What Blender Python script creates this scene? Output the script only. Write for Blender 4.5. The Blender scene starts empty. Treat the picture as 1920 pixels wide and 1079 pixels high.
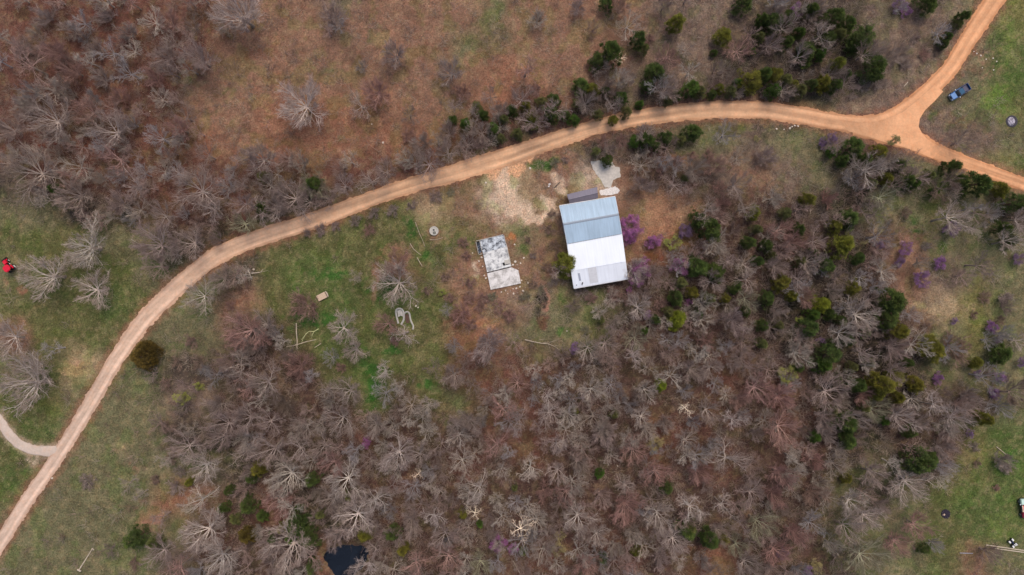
import bpy, bmesh, math, random
import numpy as np
from mathutils import Vector, Matrix

# ------------------------------------------------------------------ camera, light, exposure
SC = bpy.context.scene
COL = SC.collection
S = 0.115          # metres on the ground per photo pixel
H = 150.0          # height of the drone
W_PX, H_PX = 1920, 1079

cam = bpy.data.cameras.new("camera")
cam.sensor_width = 36.0
cam.lens = 36.0 * H / (W_PX * S)
cam.clip_end = 5000.0
cam.clip_start = 1.0
cam_o = bpy.data.objects.new("camera", cam)
COL.objects.link(cam_o)
cam_o.location = (0, 0, H)
cam_o.rotation_euler = (0, 0, 0)
SC.camera = cam_o

SUN_EL, SUN_AZ = 60.0, 68.0      # elevation; azimuth of the sun, degrees counter-clockwise from +x
world = bpy.data.worlds.new("World")
SC.world = world
world.use_nodes = True
wn = world.node_tree.nodes
bg = wn["Background"]
sky = wn.new("ShaderNodeTexSky")
sky.sky_type = 'NISHITA'
sky.sun_disc = False
sky.sun_elevation = math.radians(SUN_EL)
sky.sun_rotation = math.radians(90 - SUN_AZ)
sky.air_density = 1.0
sky.dust_density = 4.0
sky.ozone_density = 0.6
world.node_tree.links.new(sky.outputs[0], bg.inputs[0])
bg.inputs[1].default_value = 0.14
sl = bpy.data.lights.new("sun", 'SUN')
sl.energy = 1.2
sl.angle = math.radians(28)
sl.color = (1.0, 0.93, 0.84)
so = bpy.data.objects.new("sun", sl)
COL.objects.link(so)
az, el = math.radians(SUN_AZ), math.radians(SUN_EL)
sd = Vector((math.cos(az) * math.cos(el), math.sin(az) * math.cos(el), math.sin(el)))
so.rotation_euler = (-sd).to_track_quat('-Z', 'Y').to_euler()
so.location = sd * 60
SC.view_settings.view_transform = 'Standard'
SC.view_settings.look = 'None'
SC.view_settings.exposure = 0.25
SC.view_settings.gamma = 1.0
SC.view_settings.use_curve_mapping = False
SC.cycles.max_bounces = 6
SC.cycles.diffuse_bounces = 2
SC.cycles.glossy_bounces = 2
SC.cycles.transmission_bounces = 2
SC.cycles.transparent_max_bounces = 4

rnd = random.Random(7)
PI = math.pi

# ------------------------------------------------------------------ helpers
def P(px, py, z=0.0):
    """world point at height z seen at that photo position"""
    k = S * (1 - z / H)
    return Vector(((px - 960) * k, (539.5 - py) * k, z))

def lin(c):
    out = []
    for v in c:
        v = v / 255.0
        out.append(v / 12.92 if v <= 0.04045 else ((v + 0.055) / 1.055) ** 2.4)
    return tuple(out)

def lina(a):
    a = np.asarray(a, dtype=np.float64) / 255.0
    return np.where(a <= 0.04045, a / 12.92, ((a + 0.055) / 1.055) ** 2.4)

def tag(o, label=None, cat=None, group=None, kind=None):
    if label: o["label"] = label
    if cat: o["category"] = cat
    if group: o["group"] = group
    if kind: o["kind"] = kind
    return o

def empty(name, loc, rz=0.0, scale=None):
    o = bpy.data.objects.new(name, None)
    COL.objects.link(o)
    o.location = loc
    o.rotation_euler = (0, 0, rz)
    o.empty_display_size = 0.5
    if scale is not None: o.scale = scale
    return o

def link_mesh(name, me, parent=None, color=None):
    o = bpy.data.objects.new(name, me)
    COL.objects.link(o)
    if parent is not None: o.parent = parent
    if color is not None: o.color = (*color, 1.0)
    return o

class MB:
    """collects vertices and faces for ONE mesh object"""
    def __init__(self):
        self.v = []; self.f = []; self.m = []
    def add(self, vs, fs, mi=0):
        n = len(self.v)
        self.v.extend([tuple(p) for p in vs])
        for f in fs:
            self.f.append(tuple(i + n for i in f)); self.m.append(mi)
    def box(self, c, s, rz=0.0, mi=0, M=None, taper=1.0):
        sx, sy, sz = s[0] / 2, s[1] / 2, s[2] / 2
        R = Matrix.Rotation(rz, 4, 'Z') if M is None else M
        vs = []
        for (x, y, z) in ((-1,-1,-1),(1,-1,-1),(1,1,-1),(-1,1,-1),(-1,-1,1),(1,-1,1),(1,1,1),(-1,1,1)):
            k = taper if z > 0 else 1.0
            p = R @ Vector((x * sx * k, y * sy * k, z * sz))
            vs.append((p.x + c[0], p.y + c[1], p.z + c[2]))
        self.add(vs, [(0,3,2,1),(4,5,6,7),(0,1,5,4),(1,2,6,5),(2,3,7,6),(3,0,4,7)], mi)
    def tube(self, pts, rad, k=6, mi=0, caps=True):
        n0 = len(self.v)
        pts = [Vector(p) for p in pts]
        n = len(pts)
        for i, p in enumerate(pts):
            d = (pts[min(i + 1, n - 1)] - pts[max(i - 1, 0)])
            if d.length < 1e-6: d = Vector((0, 0, 1))
            d.normalize()
            a = d.cross(Vector((0.31, 0.17, 0.93)))
            if a.length < 1e-3: a = d.cross(Vector((1, 0, 0)))
            a.normalize(); b = d.cross(a)
            r = rad[i] if isinstance(rad, (list, tuple)) else rad
            for j in range(k):
                t = 2 * PI * j / k
                q = p + a * (r * math.cos(t)) + b * (r * math.sin(t))
                self.v.append((q.x, q.y, q.z))
        for i in range(n - 1):
            for j in range(k):
                j2 = (j + 1) % k
                self.f.append((n0 + i*k + j, n0 + i*k + j2, n0 + (i+1)*k + j2, n0 + (i+1)*k + j)); self.m.append(mi)
        if caps:
            self.f.append(tuple(n0 + j for j in range(k))[::-1]); self.m.append(mi)
            self.f.append(tuple(n0 + (n-1)*k + j for j in range(k))); self.m.append(mi)
    def prism(self, poly, z0, z1, mi=0):
        n = len(poly)
        vs = [(p[0], p[1], z0) for p in poly] + [(p[0], p[1], z1) for p in poly]
        fs = [tuple(range(n))[::-1], tuple(range(n, 2*n))]
        fs += [(i, (i+1) % n, n + (i+1) % n, n + i) for i in range(n)]
        self.add(vs, fs, mi)
    def lathe(self, c, prof, k=20, mi=0):
        n0 = len(self.v)
        for (r, z) in prof:
            for j in range(k):
                t = 2 * PI * j / k
                self.v.append((c[0] + r * math.cos(t), c[1] + r * math.sin(t), c[2] + z))
        for i in range(len(prof) - 1):
            for j in range(k):
                j2 = (j + 1) % k
                self.f.append((n0+i*k+j, n0+i*k+j2, n0+(i+1)*k+j2, n0+(i+1)*k+j)); self.m.append(mi)
        self.f.append(tuple(n0 + (len(prof)-1)*k + j for j in range(k))); self.m.append(mi)
    def mesh(self, name, mats, smooth=False):
        me = bpy.data.meshes.new(name)
        me.from_pydata(self.v, [], self.f)
        for m in (mats if isinstance(mats, (list, tuple)) else [mats]): me.materials.append(m)
        me.polygons.foreach_set("material_index", self.m)
        if smooth: me.polygons.foreach_set("use_smooth", [True] * len(self.f))
        me.update()
        return me
    def build(self, name, mats, parent=None, smooth=False, bevel=0.0, color=None):
        me = self.mesh(name, mats, smooth)
        if bevel > 0:
            bm = bmesh.new(); bm.from_mesh(me)
            bmesh.ops.bevel(bm, geom=list(bm.edges), offset=bevel, segments=2, affect='EDGES', clamp_overlap=True)
            bm.to_mesh(me); bm.free()
        return link_mesh(name, me, parent, color)

# ------------------------------------------------------------------ numpy noise
def _hash(ix, iy, seed):
    n = (ix * 374761393 + iy * 668265263 + seed * 1442695041) & 0xFFFFFFFF
    n = ((n ^ (n >> 13)) * 1274126177) & 0xFFFFFFFF
    n = n ^ (n >> 16)
    return (n & 0xFFFF) / 65535.0
def vnoise(x, y, seed=0):
    ix = np.floor(x).astype(np.int64); iy = np.floor(y).astype(np.int64)
    fx = x - ix; fy = y - iy
    fx = fx*fx*(3-2*fx); fy = fy*fy*(3-2*fy)
    a = _hash(ix, iy, seed); b = _hash(ix+1, iy, seed); c = _hash(ix, iy+1, seed); d = _hash(ix+1, iy+1, seed)
    return (a*(1-fx)+b*fx)*(1-fy) + (c*(1-fx)+d*fx)*fy
def fbm(x, y, seed=0, oct=4):
    s = 0; a = 0.5; t = 0
    for i in range(oct):
        s = s + a * vnoise(x, y, seed + i * 17); t += a; a *= 0.5; x = x * 2.03; y = y * 2.03
    return s / t

# ------------------------------------------------------------------ materials
def mat(name, base=(0.5,0.5,0.5), rough=0.8, metal=0.0, var=0.0, scale=4.0, bump=0.0, bscale=20.0, objcol=False, spec=0.3, dark=None, darkamt=0.0, dscale=1.0, stretch=None):
    m = bpy.data.materials.new(name); m.use_nodes = True
    nt = m.node_tree; N = nt.nodes; L = nt.links
    b = N["Principled BSDF"]
    b.inputs["Roughness"].default_value = rough
    b.inputs["Metallic"].default_value = metal
    b.inputs["Specular IOR Level"].default_value = spec
    g = N.new("ShaderNodeNewGeometry")
    pos = g.outputs["Position"]
    if stretch:
        mp = N.new("ShaderNodeMapping"); mp.inputs["Scale"].default_value = stretch
        if len(stretch) == 3: pass
        L.new(pos, mp.inputs[0]); pos = mp.outputs[0]
    if objcol:
        oi = N.new("ShaderNodeObjectInfo"); c = oi.outputs["Color"]
    else:
        rgb = N.new("ShaderNodeRGB"); rgb.outputs[0].default_value = (*base, 1); c = rgb.outputs[0]
    if var > 0:
        nz = N.new("ShaderNodeTexNoise"); nz.inputs["Scale"].default_value = scale; nz.inputs["Detail"].default_value = 5
        L.new(pos, nz.inputs["Vector"])
        mr = N.new("ShaderNodeMapRange"); mr.inputs[1].default_value = 0.3; mr.inputs[2].default_value = 0.7
        mr.inputs[3].default_value = 1 - var; mr.inputs[4].default_value = 1 + var
        L.new(nz.outputs[0], mr.inputs[0])
        vm = N.new("ShaderNodeVectorMath"); vm.operation = 'SCALE'
        L.new(c, vm.inputs[0]); L.new(mr.outputs[0], vm.inputs[3]); c = vm.outputs[0]
    if dark is not None:
        nz = N.new("ShaderNodeTexNoise"); nz.inputs["Scale"].default_value = dscale; nz.inputs["Detail"].default_value = 8
        nz.inputs["Roughness"].default_value = 0.7
        L.new(pos, nz.inputs["Vector"])
        mr = N.new("ShaderNodeMapRange"); mr.inputs[1].default_value = 1 - darkamt - 0.08; mr.inputs[2].default_value = 1 - darkamt + 0.08
        L.new(nz.outputs[0], mr.inputs[0])
        mx = N.new("ShaderNodeMix"); mx.data_type = 'RGBA'
        L.new(mr.outputs[0], mx.inputs["Factor"]); L.new(c, mx.inputs["A"]); mx.inputs["B"].default_value = (*dark, 1)
        c = mx.outputs["Result"]
    L.new(c, b.inputs["Base Color"])
    if bump > 0:
        nz = N.new("ShaderNodeTexNoise"); nz.inputs["Scale"].default_value = bscale; nz.inputs["Detail"].default_value = 4
        L.new(pos, nz.inputs["Vector"])
        bp = N.new("ShaderNodeBump"); bp.inputs["Strength"].default_value = bump; bp.inputs["Distance"].default_value = 0.05
        L.new(nz.outputs[0], bp.inputs["Height"]); L.new(bp.outputs[0], b.inputs["Normal"])
    return m

M = {}
M['bark'] = mat('bark', objcol=True, rough=0.9, var=0.22, scale=3.0)
M['twig'] = mat('twig', objcol=True, rough=0.95, var=0.25, scale=1.2)
M['wood'] = mat('weathered_wood', lin((176,160,140)), rough=0.85, var=0.25, scale=6, bump=0.4)
M['plank'] = mat('pale_planks', lin((196,170,146)), rough=0.8, var=0.15, scale=8)
M['conc'] = mat('concrete', lin((188,180,170)), rough=0.9, var=0.15, scale=2.0, bump=0.4, bscale=6)

def attr_mat(name, attr, rough=0.95, v1=0.4, s1=3.0, v2=0.2, s2=0.7, tintA=None, tintB=None, bump=0.6, twoside=False):
    """albedo from a vertex attribute, broken up with noise of several sizes"""
    m = bpy.data.materials.new(name); m.use_nodes = True
    nt = m.node_tree; N = nt.nodes; L = nt.links
    b = N["Principled BSDF"]; b.inputs["Roughness"].default_value = rough; b.inputs["Specular IOR Level"].default_value = 0.15
    at = N.new("ShaderNodeAttribute"); at.attribute_name = attr
    g = N.new("ShaderNodeNewGeometry")
    c = at.outputs["Color"]
    def noise(sc, det=4, rg=0.6):
        n = N.new("ShaderNodeTexNoise"); n.inputs["Scale"].default_value = sc; n.inputs["Detail"].default_value = det
        n.inputs["Roughness"].default_value = rg
        L.new(g.outputs["Position"], n.inputs["Vector"]); return n.outputs[0]
    def mr(v, a, bb, lo, hi):
        q = N.new("ShaderNodeMapRange"); q.inputs[1].default_value = a; q.inputs[2].default_value = bb
        q.inputs[3].default_value = lo; q.inputs[4].default_value = hi; L.new(v, q.inputs[0]); return q.outputs[0]
    def scale(c, f):
        vm = N.new("ShaderNodeVectorMath"); vm.operation = 'SCALE'; L.new(c, vm.inputs[0]); L.new(f, vm.inputs[3]); return vm.outputs[0]
    for (tint, sc, lo, hi, amt) in ((tintA, 0.9, 0.48, 0.62, 0.45), (tintB, 1.7, 0.52, 0.68, 0.5)):
        if tint is None: continue
        mx = N.new("ShaderNodeMix"); mx.data_type = 'RGBA'; mx.blend_type = 'MULTIPLY'
        L.new(mr(noise(sc, 6, 0.7), lo, hi, 0, amt), mx.inputs["Factor"])
        L.new(c, mx.inputs["A"]); mx.inputs["B"].default_value = (*tint, 1); c = mx.outputs["Result"]
    h = noise(s1, 3, 0.7)
    c = scale(c, mr(h, 0.28, 0.72, 1 - v1, 1 + v1))
    c = scale(c, mr(noise(s2, 5, 0.6), 0.3, 0.7, 1 - v2, 1 + v2))
    c = scale(c, mr(noise(0.16, 4, 0.6), 0.3, 0.7, 1 - v2 * 0.7, 1 + v2 * 0.7))
    L.new(c, b.inputs["Base Color"])
    if bump > 0:
        bp = N.new("ShaderNodeBump"); bp.inputs["Strength"].default_value = bump; bp.inputs["Distance"].default_value = 0.12
        L.new(h, bp.inputs["Height"]); L.new(bp.outputs[0], b.inputs["Normal"])
    return m

# ------------------------------------------------------------------ the setting: ground
KIND = {
 'r': (106,72,61), 'R': (136,96,76), 'b': (86,65,57), 't': (136,103,84), 'T': (160,138,108),
 'g': (92,92,56), 'G': (84,96,52), 'y': (112,108,64), 'd': (78,67,59), 'o': (162,122,94),
 'p': (192,168,146), 'k': (56,48,42), 'e': (116,98,86), 'n': (106,102,74)}
GRID = [
 "rrrrrrrt ttettttn tttteeed dddeeeny",
 "rrrrrrrt ttttttnt tttteeed ddkeeenG",
 "rrrrrrtt tttttttR Rtteeeed dddeeenG",
 "rrrrrrtt RRRRtttR rrdddddd ddeeeeng",
 "rrrrrrRt RRRRRRrd dtddbnne nnebdeen",
 "drrrrrrr rrrrrrgp Ttptbbet enddnnyy",
 "nnddrrrr ddnggTtp Ttttotbb bdknngnk",
 "gggnnddd gggggggt ntttRRbb bbkbtnnn",
 "ngggnnnd gGGgtgtt ttbbbbkb bdkbtenn",
 "gggGgnnt ggGgGgtt enndbkbk kkkdtTyn",
 "tgggnnnb bgGgggRt nngbbbbb kkkkbnyn",
 "ngTnnddb bbgGggrr rbbbbbrb bkkkknnn",
 "gynnneeb bbbGbgnr rbbbbbrb rbkkkbbn",
 "gGnnndkb bbbrbbbr rrbbrrbb rbkkbbgG",
 "gnnnnnnd kbbbbbrb rbbbrbrb bbdndbyG",
 "gnnnnRtd rkbbrbbb bbbbbbbb bbndngGG",
 "nnnnnnrb rkkbbbbb bbrbbkbb bbnnngGG",
 "nnnnnebb bkrbbbbb rrbrbrRb bbdnngtn"]
GRID = [g.replace(" ", "") for g in GRID]
for g in GRID: assert len(g) == 32, g
GC = np.array([[lina(KIND[c]) for c in row] for row in GRID])     # 18 x 32 x 3

# smaller patches of their own: (px, py, rx, ry, rotation degrees, kind, strength)
PATCH = [
 (480,95,46,30,0,'R',.7),(520,150,40,24,0,'R',.5),(350,150,34,20,20,'n',.6),(430,170,30,16,0,'g',.45),(330,240,40,20,0,'R',.6),(620,130,40,20,0,'n',.4),(700,60,30,40,0,'n',.35),(800,90,50,30,0,'R',.4),(900,110,60,24,0,'R',.5),(920,45,14,40,10,'g',.6),(1000,60,50,40,0,'t',.5),(760,200,60,20,0,'R',.5),(390,210,30,14,0,'g',.4),(520,330,60,12,-12,'r',.5),(960,120,40,20,0,'R',.5),(1230,50,60,30,0,'t',.4),(1290,110,50,20,0,'R',.3),
 (950,370,17,50,6,'p',1.1),(982,398,24,24,20,'p',.85),(940,395,10,24,0,'t',.4),(1005,420,20,22,0,'t',.6),(948,318,30,16,0,'o',1.2),(935,300,26,14,0,'o',1.2),
 (1050,345,9,30,-28,'p',1.2),(1030,385,11,24,-28,'p',1.1),(1010,330,20,10,0,'t',.8),
 (962,445,7,10,0,'OO',1.3),(912,606,34,10,-5,'o',1.1),(897,610,14,7,0,'OO',.5),(1230,428,26,40,15,'o',.7),(1250,455,20,16,0,'R',.9),
 (1235,485,28,12,20,'RR',1.1),(1130,340,26,40,0,'p',.45),
 (1015,309,28,9,-8,'G2',1.6),(620,512,36,12,-10,'G2',.9),(560,545,22,12,0,'G',.8),(725,540,46,34,0,'G2',.7),(590,600,60,15,-10,'G2',.9),(700,735,15,30,0,'G2',1.1),
 (690,690,12,30,-20,'G2',.9),(735,658,16,9,0,'G2',1.2),(800,722,32,14,0,'G2',.8),(770,425,12,26,-15,'G2',.9),(800,480,20,30,-30,'G2',.6),(205,565,16,40,10,'G',1.1),(980,465,18,14,0,'G',.8),
 (1892,80,12,50,10,'GG',.9),(1865,180,30,26,0,'GG',.9),(1885,215,30,20,0,'GG',.7),(1715,430,30,24,0,'G2',.5),(1770,466,16,12,0,'G',.8),(185,430,18,26,20,'G',.7),
 (1752,215,14,18,0,'G',.7),(1910,300,14,14,0,'G',.8),(1052,622,9,9,0,'G2',.9),(1050,565,14,22,0,'G',.5),
 (1765,574,46,11,5,'T',1.2),(138,692,27,13,0,'TP',1.1),(222,840,17,12,0,'T',.6),(270,882,46,9,0,'T',.5),(250,885,14,14,0,'R',.5),(278,975,30,30,0,'RP',.7),
 (748,478,26,20,-20,'t',1.0),(727,470,7,22,25,'t',.8),(706,512,6,34,8,'R',.9),(703,545,7,24,0,'t',.9),
 (1014,568,7,26,3,'k',1.3),(1024,560,5,30,0,'RP',.9),(1020,605,14,14,0,'r',.9),(1000,570,14,26,0,'T',.5),
 (440,566,26,5,-38,'R',1.0),(1640,430,52,5,-50,'T',.7),(1655,440,52,4,-50,'T',.5),
 (68,862,18,14,0,'p',.5),(40,548,10,10,0,'R',.9),(12,530,10,12,0,'R',.6),(108,455,10,8,0,'y',.5),(1850,620,16,16,0,'n',.5),
 (500,440,60,8,18,'r',.6),(820,440,40,30,0,'t',.5),(860,500,24,46,0,'t',.8),(888,520,12,40,8,'T',.45),(935,575,40,14,0,'T',.5),
 (900,455,16,30,0,'RP',.5),(893,505,10,22,0,'p',.6),(860,610,40,20,0,'R',.6),(960,410,30,12,0,'R',.5),(1020,470,20,44,0,'t',.7),
 (1370,240,70,12,0,'y',.7),(1330,262,40,10,0,'n',.7),(1250,300,60,26,10,'R',.6),(1800,230,60,20,20,'t',.5),(1840,120,40,40,0,'t',.5),
 (1770,800,40,16,0,'g',.6),(1850,900,50,60,30,'G',.6),(1890,860,16,30,20,'G2',.8),(1880,990,40,30,0,'GG',.7),(1600,890,26,26,0,'g',.7),(1560,1000,30,40,0,'g',.7),(1580,1060,40,20,0,'g',.7),
 (600,1055,18,26,0,'R',1.1),(1480,60,60,40,0,'b',.4),(1370,60,80,40,0,'e',.4),(700,255,60,28,-8,'R',.8),(240,65,50,30,0,'RD',.6),(190,20,40,16,0,'RD',.7),(120,270,50,14,0,'RD',.8),
 (420,290,46,22,0,'R',.5),(1900,935,30,60,0,'G',.4),(60,700,40,30,0,'g',.4),(20,900,30,40,0,'G',.8),(1220,520,30,20,0,'b',.5)]
KIND.update({'OO': (176,106,74), 'RR': (122,74,54), 'G2': (58,94,38), 'GG': (98,112,56), 'TP': (172,138,108), 'RP': (158,116,98), 'RD': (118,66,54)})

# road centre lines in photo pixels with their widths
ROAD = [(-60,1108,28),(-30,1064,28),(0,1020,28),(44,949,28),(92,880,28),(138,809,28),(179,740,30),(208,690,31),(241,640,33),(275,595,35),(305,565,36),(333,538,36),(393,489,36),(430,468,35),
        (480,448,34),(540,429,34),(605,408,35),(668,384,32),(730,361,31),(795,341,34),(855,324,37),(905,308,38),(955,293,38),(1010,274,34),(1060,257,33),(1110,241,32),(1160,229,32),(1210,220,33),
        (1270,212,35),(1335,207,36),(1390,206,36),(1440,208,36),(1500,217,36),(1565,229,35),(1620,234,36),(1665,227,40),(1705,205,44),(1745,168,36),(1784,125,33),(1815,75,36),(1842,35,38),(1865,0,39),(1895,-45,40),(1925,-90,40)]
BRANCH = [(1600,240,30),(1650,248,42),(1700,258,46),(1750,283,36),(1795,301,31),(1845,319,29),(1900,339,27),(1960,362,27),(2010,385,27)]
LANE = [(-50,735,22),(-20,765,21),(0,790,20),(22,821,20),(50,840,20),(80,846,20),(112,846,24)]

def spline(pts, step=4.0):
    """smooth resample of (x, y, w) points"""
    out = []
    n = len(pts)
    for i in range(n - 1):
        p0 = np.array(pts[max(i-1,0)], float); p1 = np.array(pts[i], float); p2 = np.array(pts[i+1], float); p3 = np.array(pts[min(i+2,n-1)], float)
        L_ = np.hypot(*(p2-p1)[:2]); k = max(2, int(L_/step))
        for j in range(k):
            t = j / k
            out.append(0.5*((2*p1)+(-p0+p2)*t+(2*p0-5*p1+4*p2-p3)*t*t+(-p0+3*p1-3*p2+p3)*t**3))
    out.append(np.array(pts[-1], float))
    return np.array(out)
SROAD, SBRANCH, SLANE = spline(ROAD), spline(BRANCH), spline(LANE)

POND = [(606,1046),(610,1038),(617,1031),(627,1027),(645,1025),(663,1024),(680,1027),(687,1034),(688,1046),(684,1058),(676,1068),(668,1078),(655,1088),(640,1090),(628,1083),(620,1072),(611,1060)]

def line_dist(px, py, sp):
    """distance in px to the edge of a road band (negative inside)"""
    best = np.full(px.shape, 1e9)
    for (x, y, w) in sp[::2]:
        d = np.sqrt((px-x)**2 + (py-y)**2) - w/2
        np.minimum(best, d, out=best)
    return best

def ground_colour(X, Y):
    """albedo of the ground at world x, y"""
    px = X / S + 960; py = 539.5 - Y / S
    px = 1920 - np.abs(np.mod(px, 3840) - 1920); py = 1079 - np.abs(np.mod(py, 2158) - 1079)      # the same kinds of ground go on beyond the frame
    wx = (fbm(px/38, py/38, 3) - .5) * 60 + (fbm(px/9, py/9, 5, 3) - .5) * 20
    wy = (fbm(px/38, py/38, 11) - .5) * 60 + (fbm(px/9, py/9, 13, 3) - .5) * 20
    u = np.clip((px + wx) / 60 - 0.5, 0, 30.999); v = np.clip((py + wy) / 60 - 0.5, 0, 16.999)
    iu = u.astype(int); iv = v.astype(int); fu = (u - iu)[..., None]; fv = (v - iv)[..., None]
    fu = fu*fu*(3-2*fu); fv = fv*fv*(3-2*fv)
    c = (GC[iv,iu]*(1-fu)+GC[iv,iu+1]*fu)*(1-fv) + (GC[iv+1,iu]*(1-fu)+GC[iv+1,iu+1]*fu)*fv
    n1 = fbm(px/7, py/7, 23, 4)
    wx2 = (fbm(px/16, py/16, 31) - .5) * 24; wy2 = (fbm(px/16, py/16, 37) - .5) * 24
    for (cx, cy, rx, ry, ro, k, st) in PATCH:
        a = math.radians(ro); dx = px + wx2 - cx; dy = py + wy2 - cy
        e = ((dx*math.cos(a)+dy*math.sin(a))/rx)**2 + ((-dx*math.sin(a)+dy*math.cos(a))/ry)**2
        w = st * np.exp(-e * 0.9) + (n1 - .5) * 0.9
        w = np.clip((w - 0.28) / 0.45, 0, 1) * (e < 6)
        w = (w * 0.92)[..., None]
        c = c * (1 - w) + lina(KIND[k]) * w
    # worn verges of the roads
    for sp, vk, wid in ((SROAD, (136,96,76), 13), (SBRANCH, (136,96,76), 12), (SLANE, (170,148,124), 7)):
        m = (px > sp[:,0].min()-60) & (px < sp[:,0].max()+60) & (py > sp[:,1].min()-60) & (py < sp[:,1].max()+60)
        if not m.any(): continue
        d = np.full(px.shape, 1e9); d[m] = line_dist(px[m], py[m], sp)
        w = np.clip(1 - d / wid + (n1 - .5) * 1.5, 0, 1)[..., None] * 0.75
        c = c * (1 - w) + lina(vk) * w
    pf_ = pond_f(X, Y); w = (np.clip(1 - np.abs(pf_ - 1.0) / .28 + (n1 - .5), 0, 1) * .8)[..., None]; c = c * (1 - w) + lina((112,88,72)) * w
    # sparse dry / green flecks
    f1 = np.clip((fbm(px/5.5, py/5.5, 51, 3) - .6) / .12, 0, 1)[..., None] * 0.35
    c = c * (1 - f1) + (c * 0.4 + lina((168,146,116)) * 0.6) * f1
    f2 = np.clip((fbm(px/24, py/24, 57, 5) - .53) / .1, 0, 1)[..., None] * 0.6
    c = c * (1 - f2) + c * np.array([0.76, 1.0, 0.66]) * f2
    f4 = np.clip((fbm(px/15, py/15, 61, 5) - .55) / .1, 0, 1)[..., None] * 0.5
    c = c * (1 - f4) + c * np.array([0.68, 0.66, 0.66]) * f4
    f5 = np.clip((fbm(px/13, py/13, 67, 5) - .57) / .1, 0, 1)[..., None] * 0.3
    c = c * (1 - f5) + (c * 0.5 + lina((172,150,112)) * 0.5) * f5
    for (cx, cy, rx, ry, ro, k) in ((952,320,40,16,-18,'AP'),(985,297,22,9,-15,'AP'),(944,345,15,30,4,'AP2'),(955,378,14,32,-8,'AP2'),(985,402,26,14,30,'AP2'),(1049,347,8,24,-30,'AP2'),(1033,382,10,18,-30,'AP2'),(1015,408,16,9,-35,'AP2'),(1700,262,30,14,25,'AP')):
        a = math.radians(ro); dx = px + wx2*.6 - cx; dy = py + wy2*.6 - cy
        e = ((dx*math.cos(a)+dy*math.sin(a))/rx)**2 + ((-dx*math.sin(a)+dy*math.cos(a))/ry)**2
        w = np.clip((1.3 * np.exp(-e) + (n1 - .5) * .9 - .35) / .4, 0, 1)[..., None] * (e < 6)[..., None] * .95
        c = c * (1 - w) + lina({'AP': (212,164,126), 'AP2': (204,176,150)}[k]) * w
    return c * 0.87

def axis(lo, hi, step):
    a = list(np.arange(lo, hi + step * .5, step))
    s = step; x = a[-1]; up = []
    while x < 2500: s *= 1.5; x += s; up.append(x)
    s = step; x = a[0]; dn = []
    while x > -2500: s *= 1.5; x -= s; dn.append(x)
    return np.array(dn[::-1] + a + up)

POND = [(645 + (x-645)*1.0, 1052 + (y-1052)*.98) for x, y in POND]
pond_w = [(P(x, y).x, P(x, y).y) for x, y in POND]
pcx = sum(p[0] for p in pond_w)/len(pond_w); pcy = sum(p[1] for p in pond_w)/len(pond_w)
def pond_f(X, Y):
    """0 at the pond's centre, 1 at its shore"""
    ang = np.arctan2(Y - pcy, X - pcx)
    pa = sorted((math.atan2(y - pcy, x - pcx), math.hypot(x - pcx, y - pcy)) for x, y in pond_w)
    A = np.array([a for a, r in pa]); R_ = np.array([r for a, r in pa])
    rr = np.interp(ang, np.concatenate([A-2*PI, A, A+2*PI]), np.concatenate([R_, R_, R_]))
    return np.hypot(X - pcx, Y - pcy) / rr
def terrain(X, Y):
    z = (fbm(X/14, Y/14, 71, 3) - .5) * 0.5 + (fbm(X/1.6, Y/1.6, 73, 3) - .5) * 0.16
    px = X / S + 960; py = 539.5 - Y / S
    near = np.ones(X.shape)
    m = (np.abs(X) < 125) & (np.abs(Y) < 75)
    d = np.full(X.shape, 1e9)
    if m.any():
        dd = np.minimum(line_dist(px[m], py[m], SROAD), np.minimum(line_dist(px[m], py[m], SBRANCH), line_dist(px[m], py[m], SLANE)))
        d[m] = dd
    near = np.clip((d - 4) / 14, 0, 1)
    z = z * near
    # slabs, barn and vehicles stand on level ground
    for (cx, cy, r) in ((1110,455,110),(930,495,75),(1133,320,50),(1140,357,40),(755,602,40),(814,433,20),(605,556,20),(20,498,30),(1795,175,35),(1916,950,30),(1893,1018,25),(1773,964,20),(1897,228,24)):
        q = np.clip((np.hypot(px-cx, py-cy) - r*0.75) / (r*0.4), 0, 1); z = z * q
    f = pond_f(X, Y)
    bank = np.clip((1.16 - f + (fbm(X/1.3, Y/1.3, 75, 3) - .5) * .3) / 0.3, 0, 1)
    z = z * (1 - bank) - bank * 1.1
    return z

xs = axis(-118, 118, 0.27); ys = axis(-68, 68, 0.27)
XX, YY = np.meshgrid(xs, ys)
ZZ = terrain(XX, YY)
CC = ground_colour(XX, YY)
def grid_mesh(name, X, Y, Z, C, m):
    h, w = X.shape
    v = np.stack([X, Y, Z], -1).reshape(-1, 3).astype(np.float32)
    i = np.arange(h*w).reshape(h, w)
    q = np.stack([i[:-1,:-1], i[:-1,1:], i[1:,1:], i[1:,:-1]], -1).reshape(-1, 4)
    me = bpy.data.meshes.new(name)
    me.vertices.add(len(v)); me.vertices.foreach_set("co", v.ravel())
    me.loops.add(q.size); me.loops.foreach_set("vertex_index", q.ravel().astype(np.int32))
    me.polygons.add(len(q)); me.polygons.foreach_set("loop_start", np.arange(0, q.size, 4, dtype=np.int32))
    me.polygons.foreach_set("use_smooth", np.ones(len(q), dtype=bool))
    a = me.color_attributes.new("albedo", 'FLOAT_COLOR', 'POINT')
    cc = np.concatenate([C.reshape(-1, 3), np.ones((h*w, 1))], 1).astype(np.float32)
    a.data.foreach_set("color", cc.ravel())
    me.materials.append(m); me.update(calc_edges=True); me.validate()
    return me
M['ground'] = attr_mat('ground_cover', 'albedo', v1=0.55, s1=3.0, v2=0.2, s2=0.6, tintA=(1.15, 0.9, 0.8), tintB=(0.74, 0.86, 0.66), bump=0.9)
tag(link_mesh('ground', grid_mesh('ground', XX, YY, ZZ, CC, M['ground'])), kind='structure')

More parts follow.
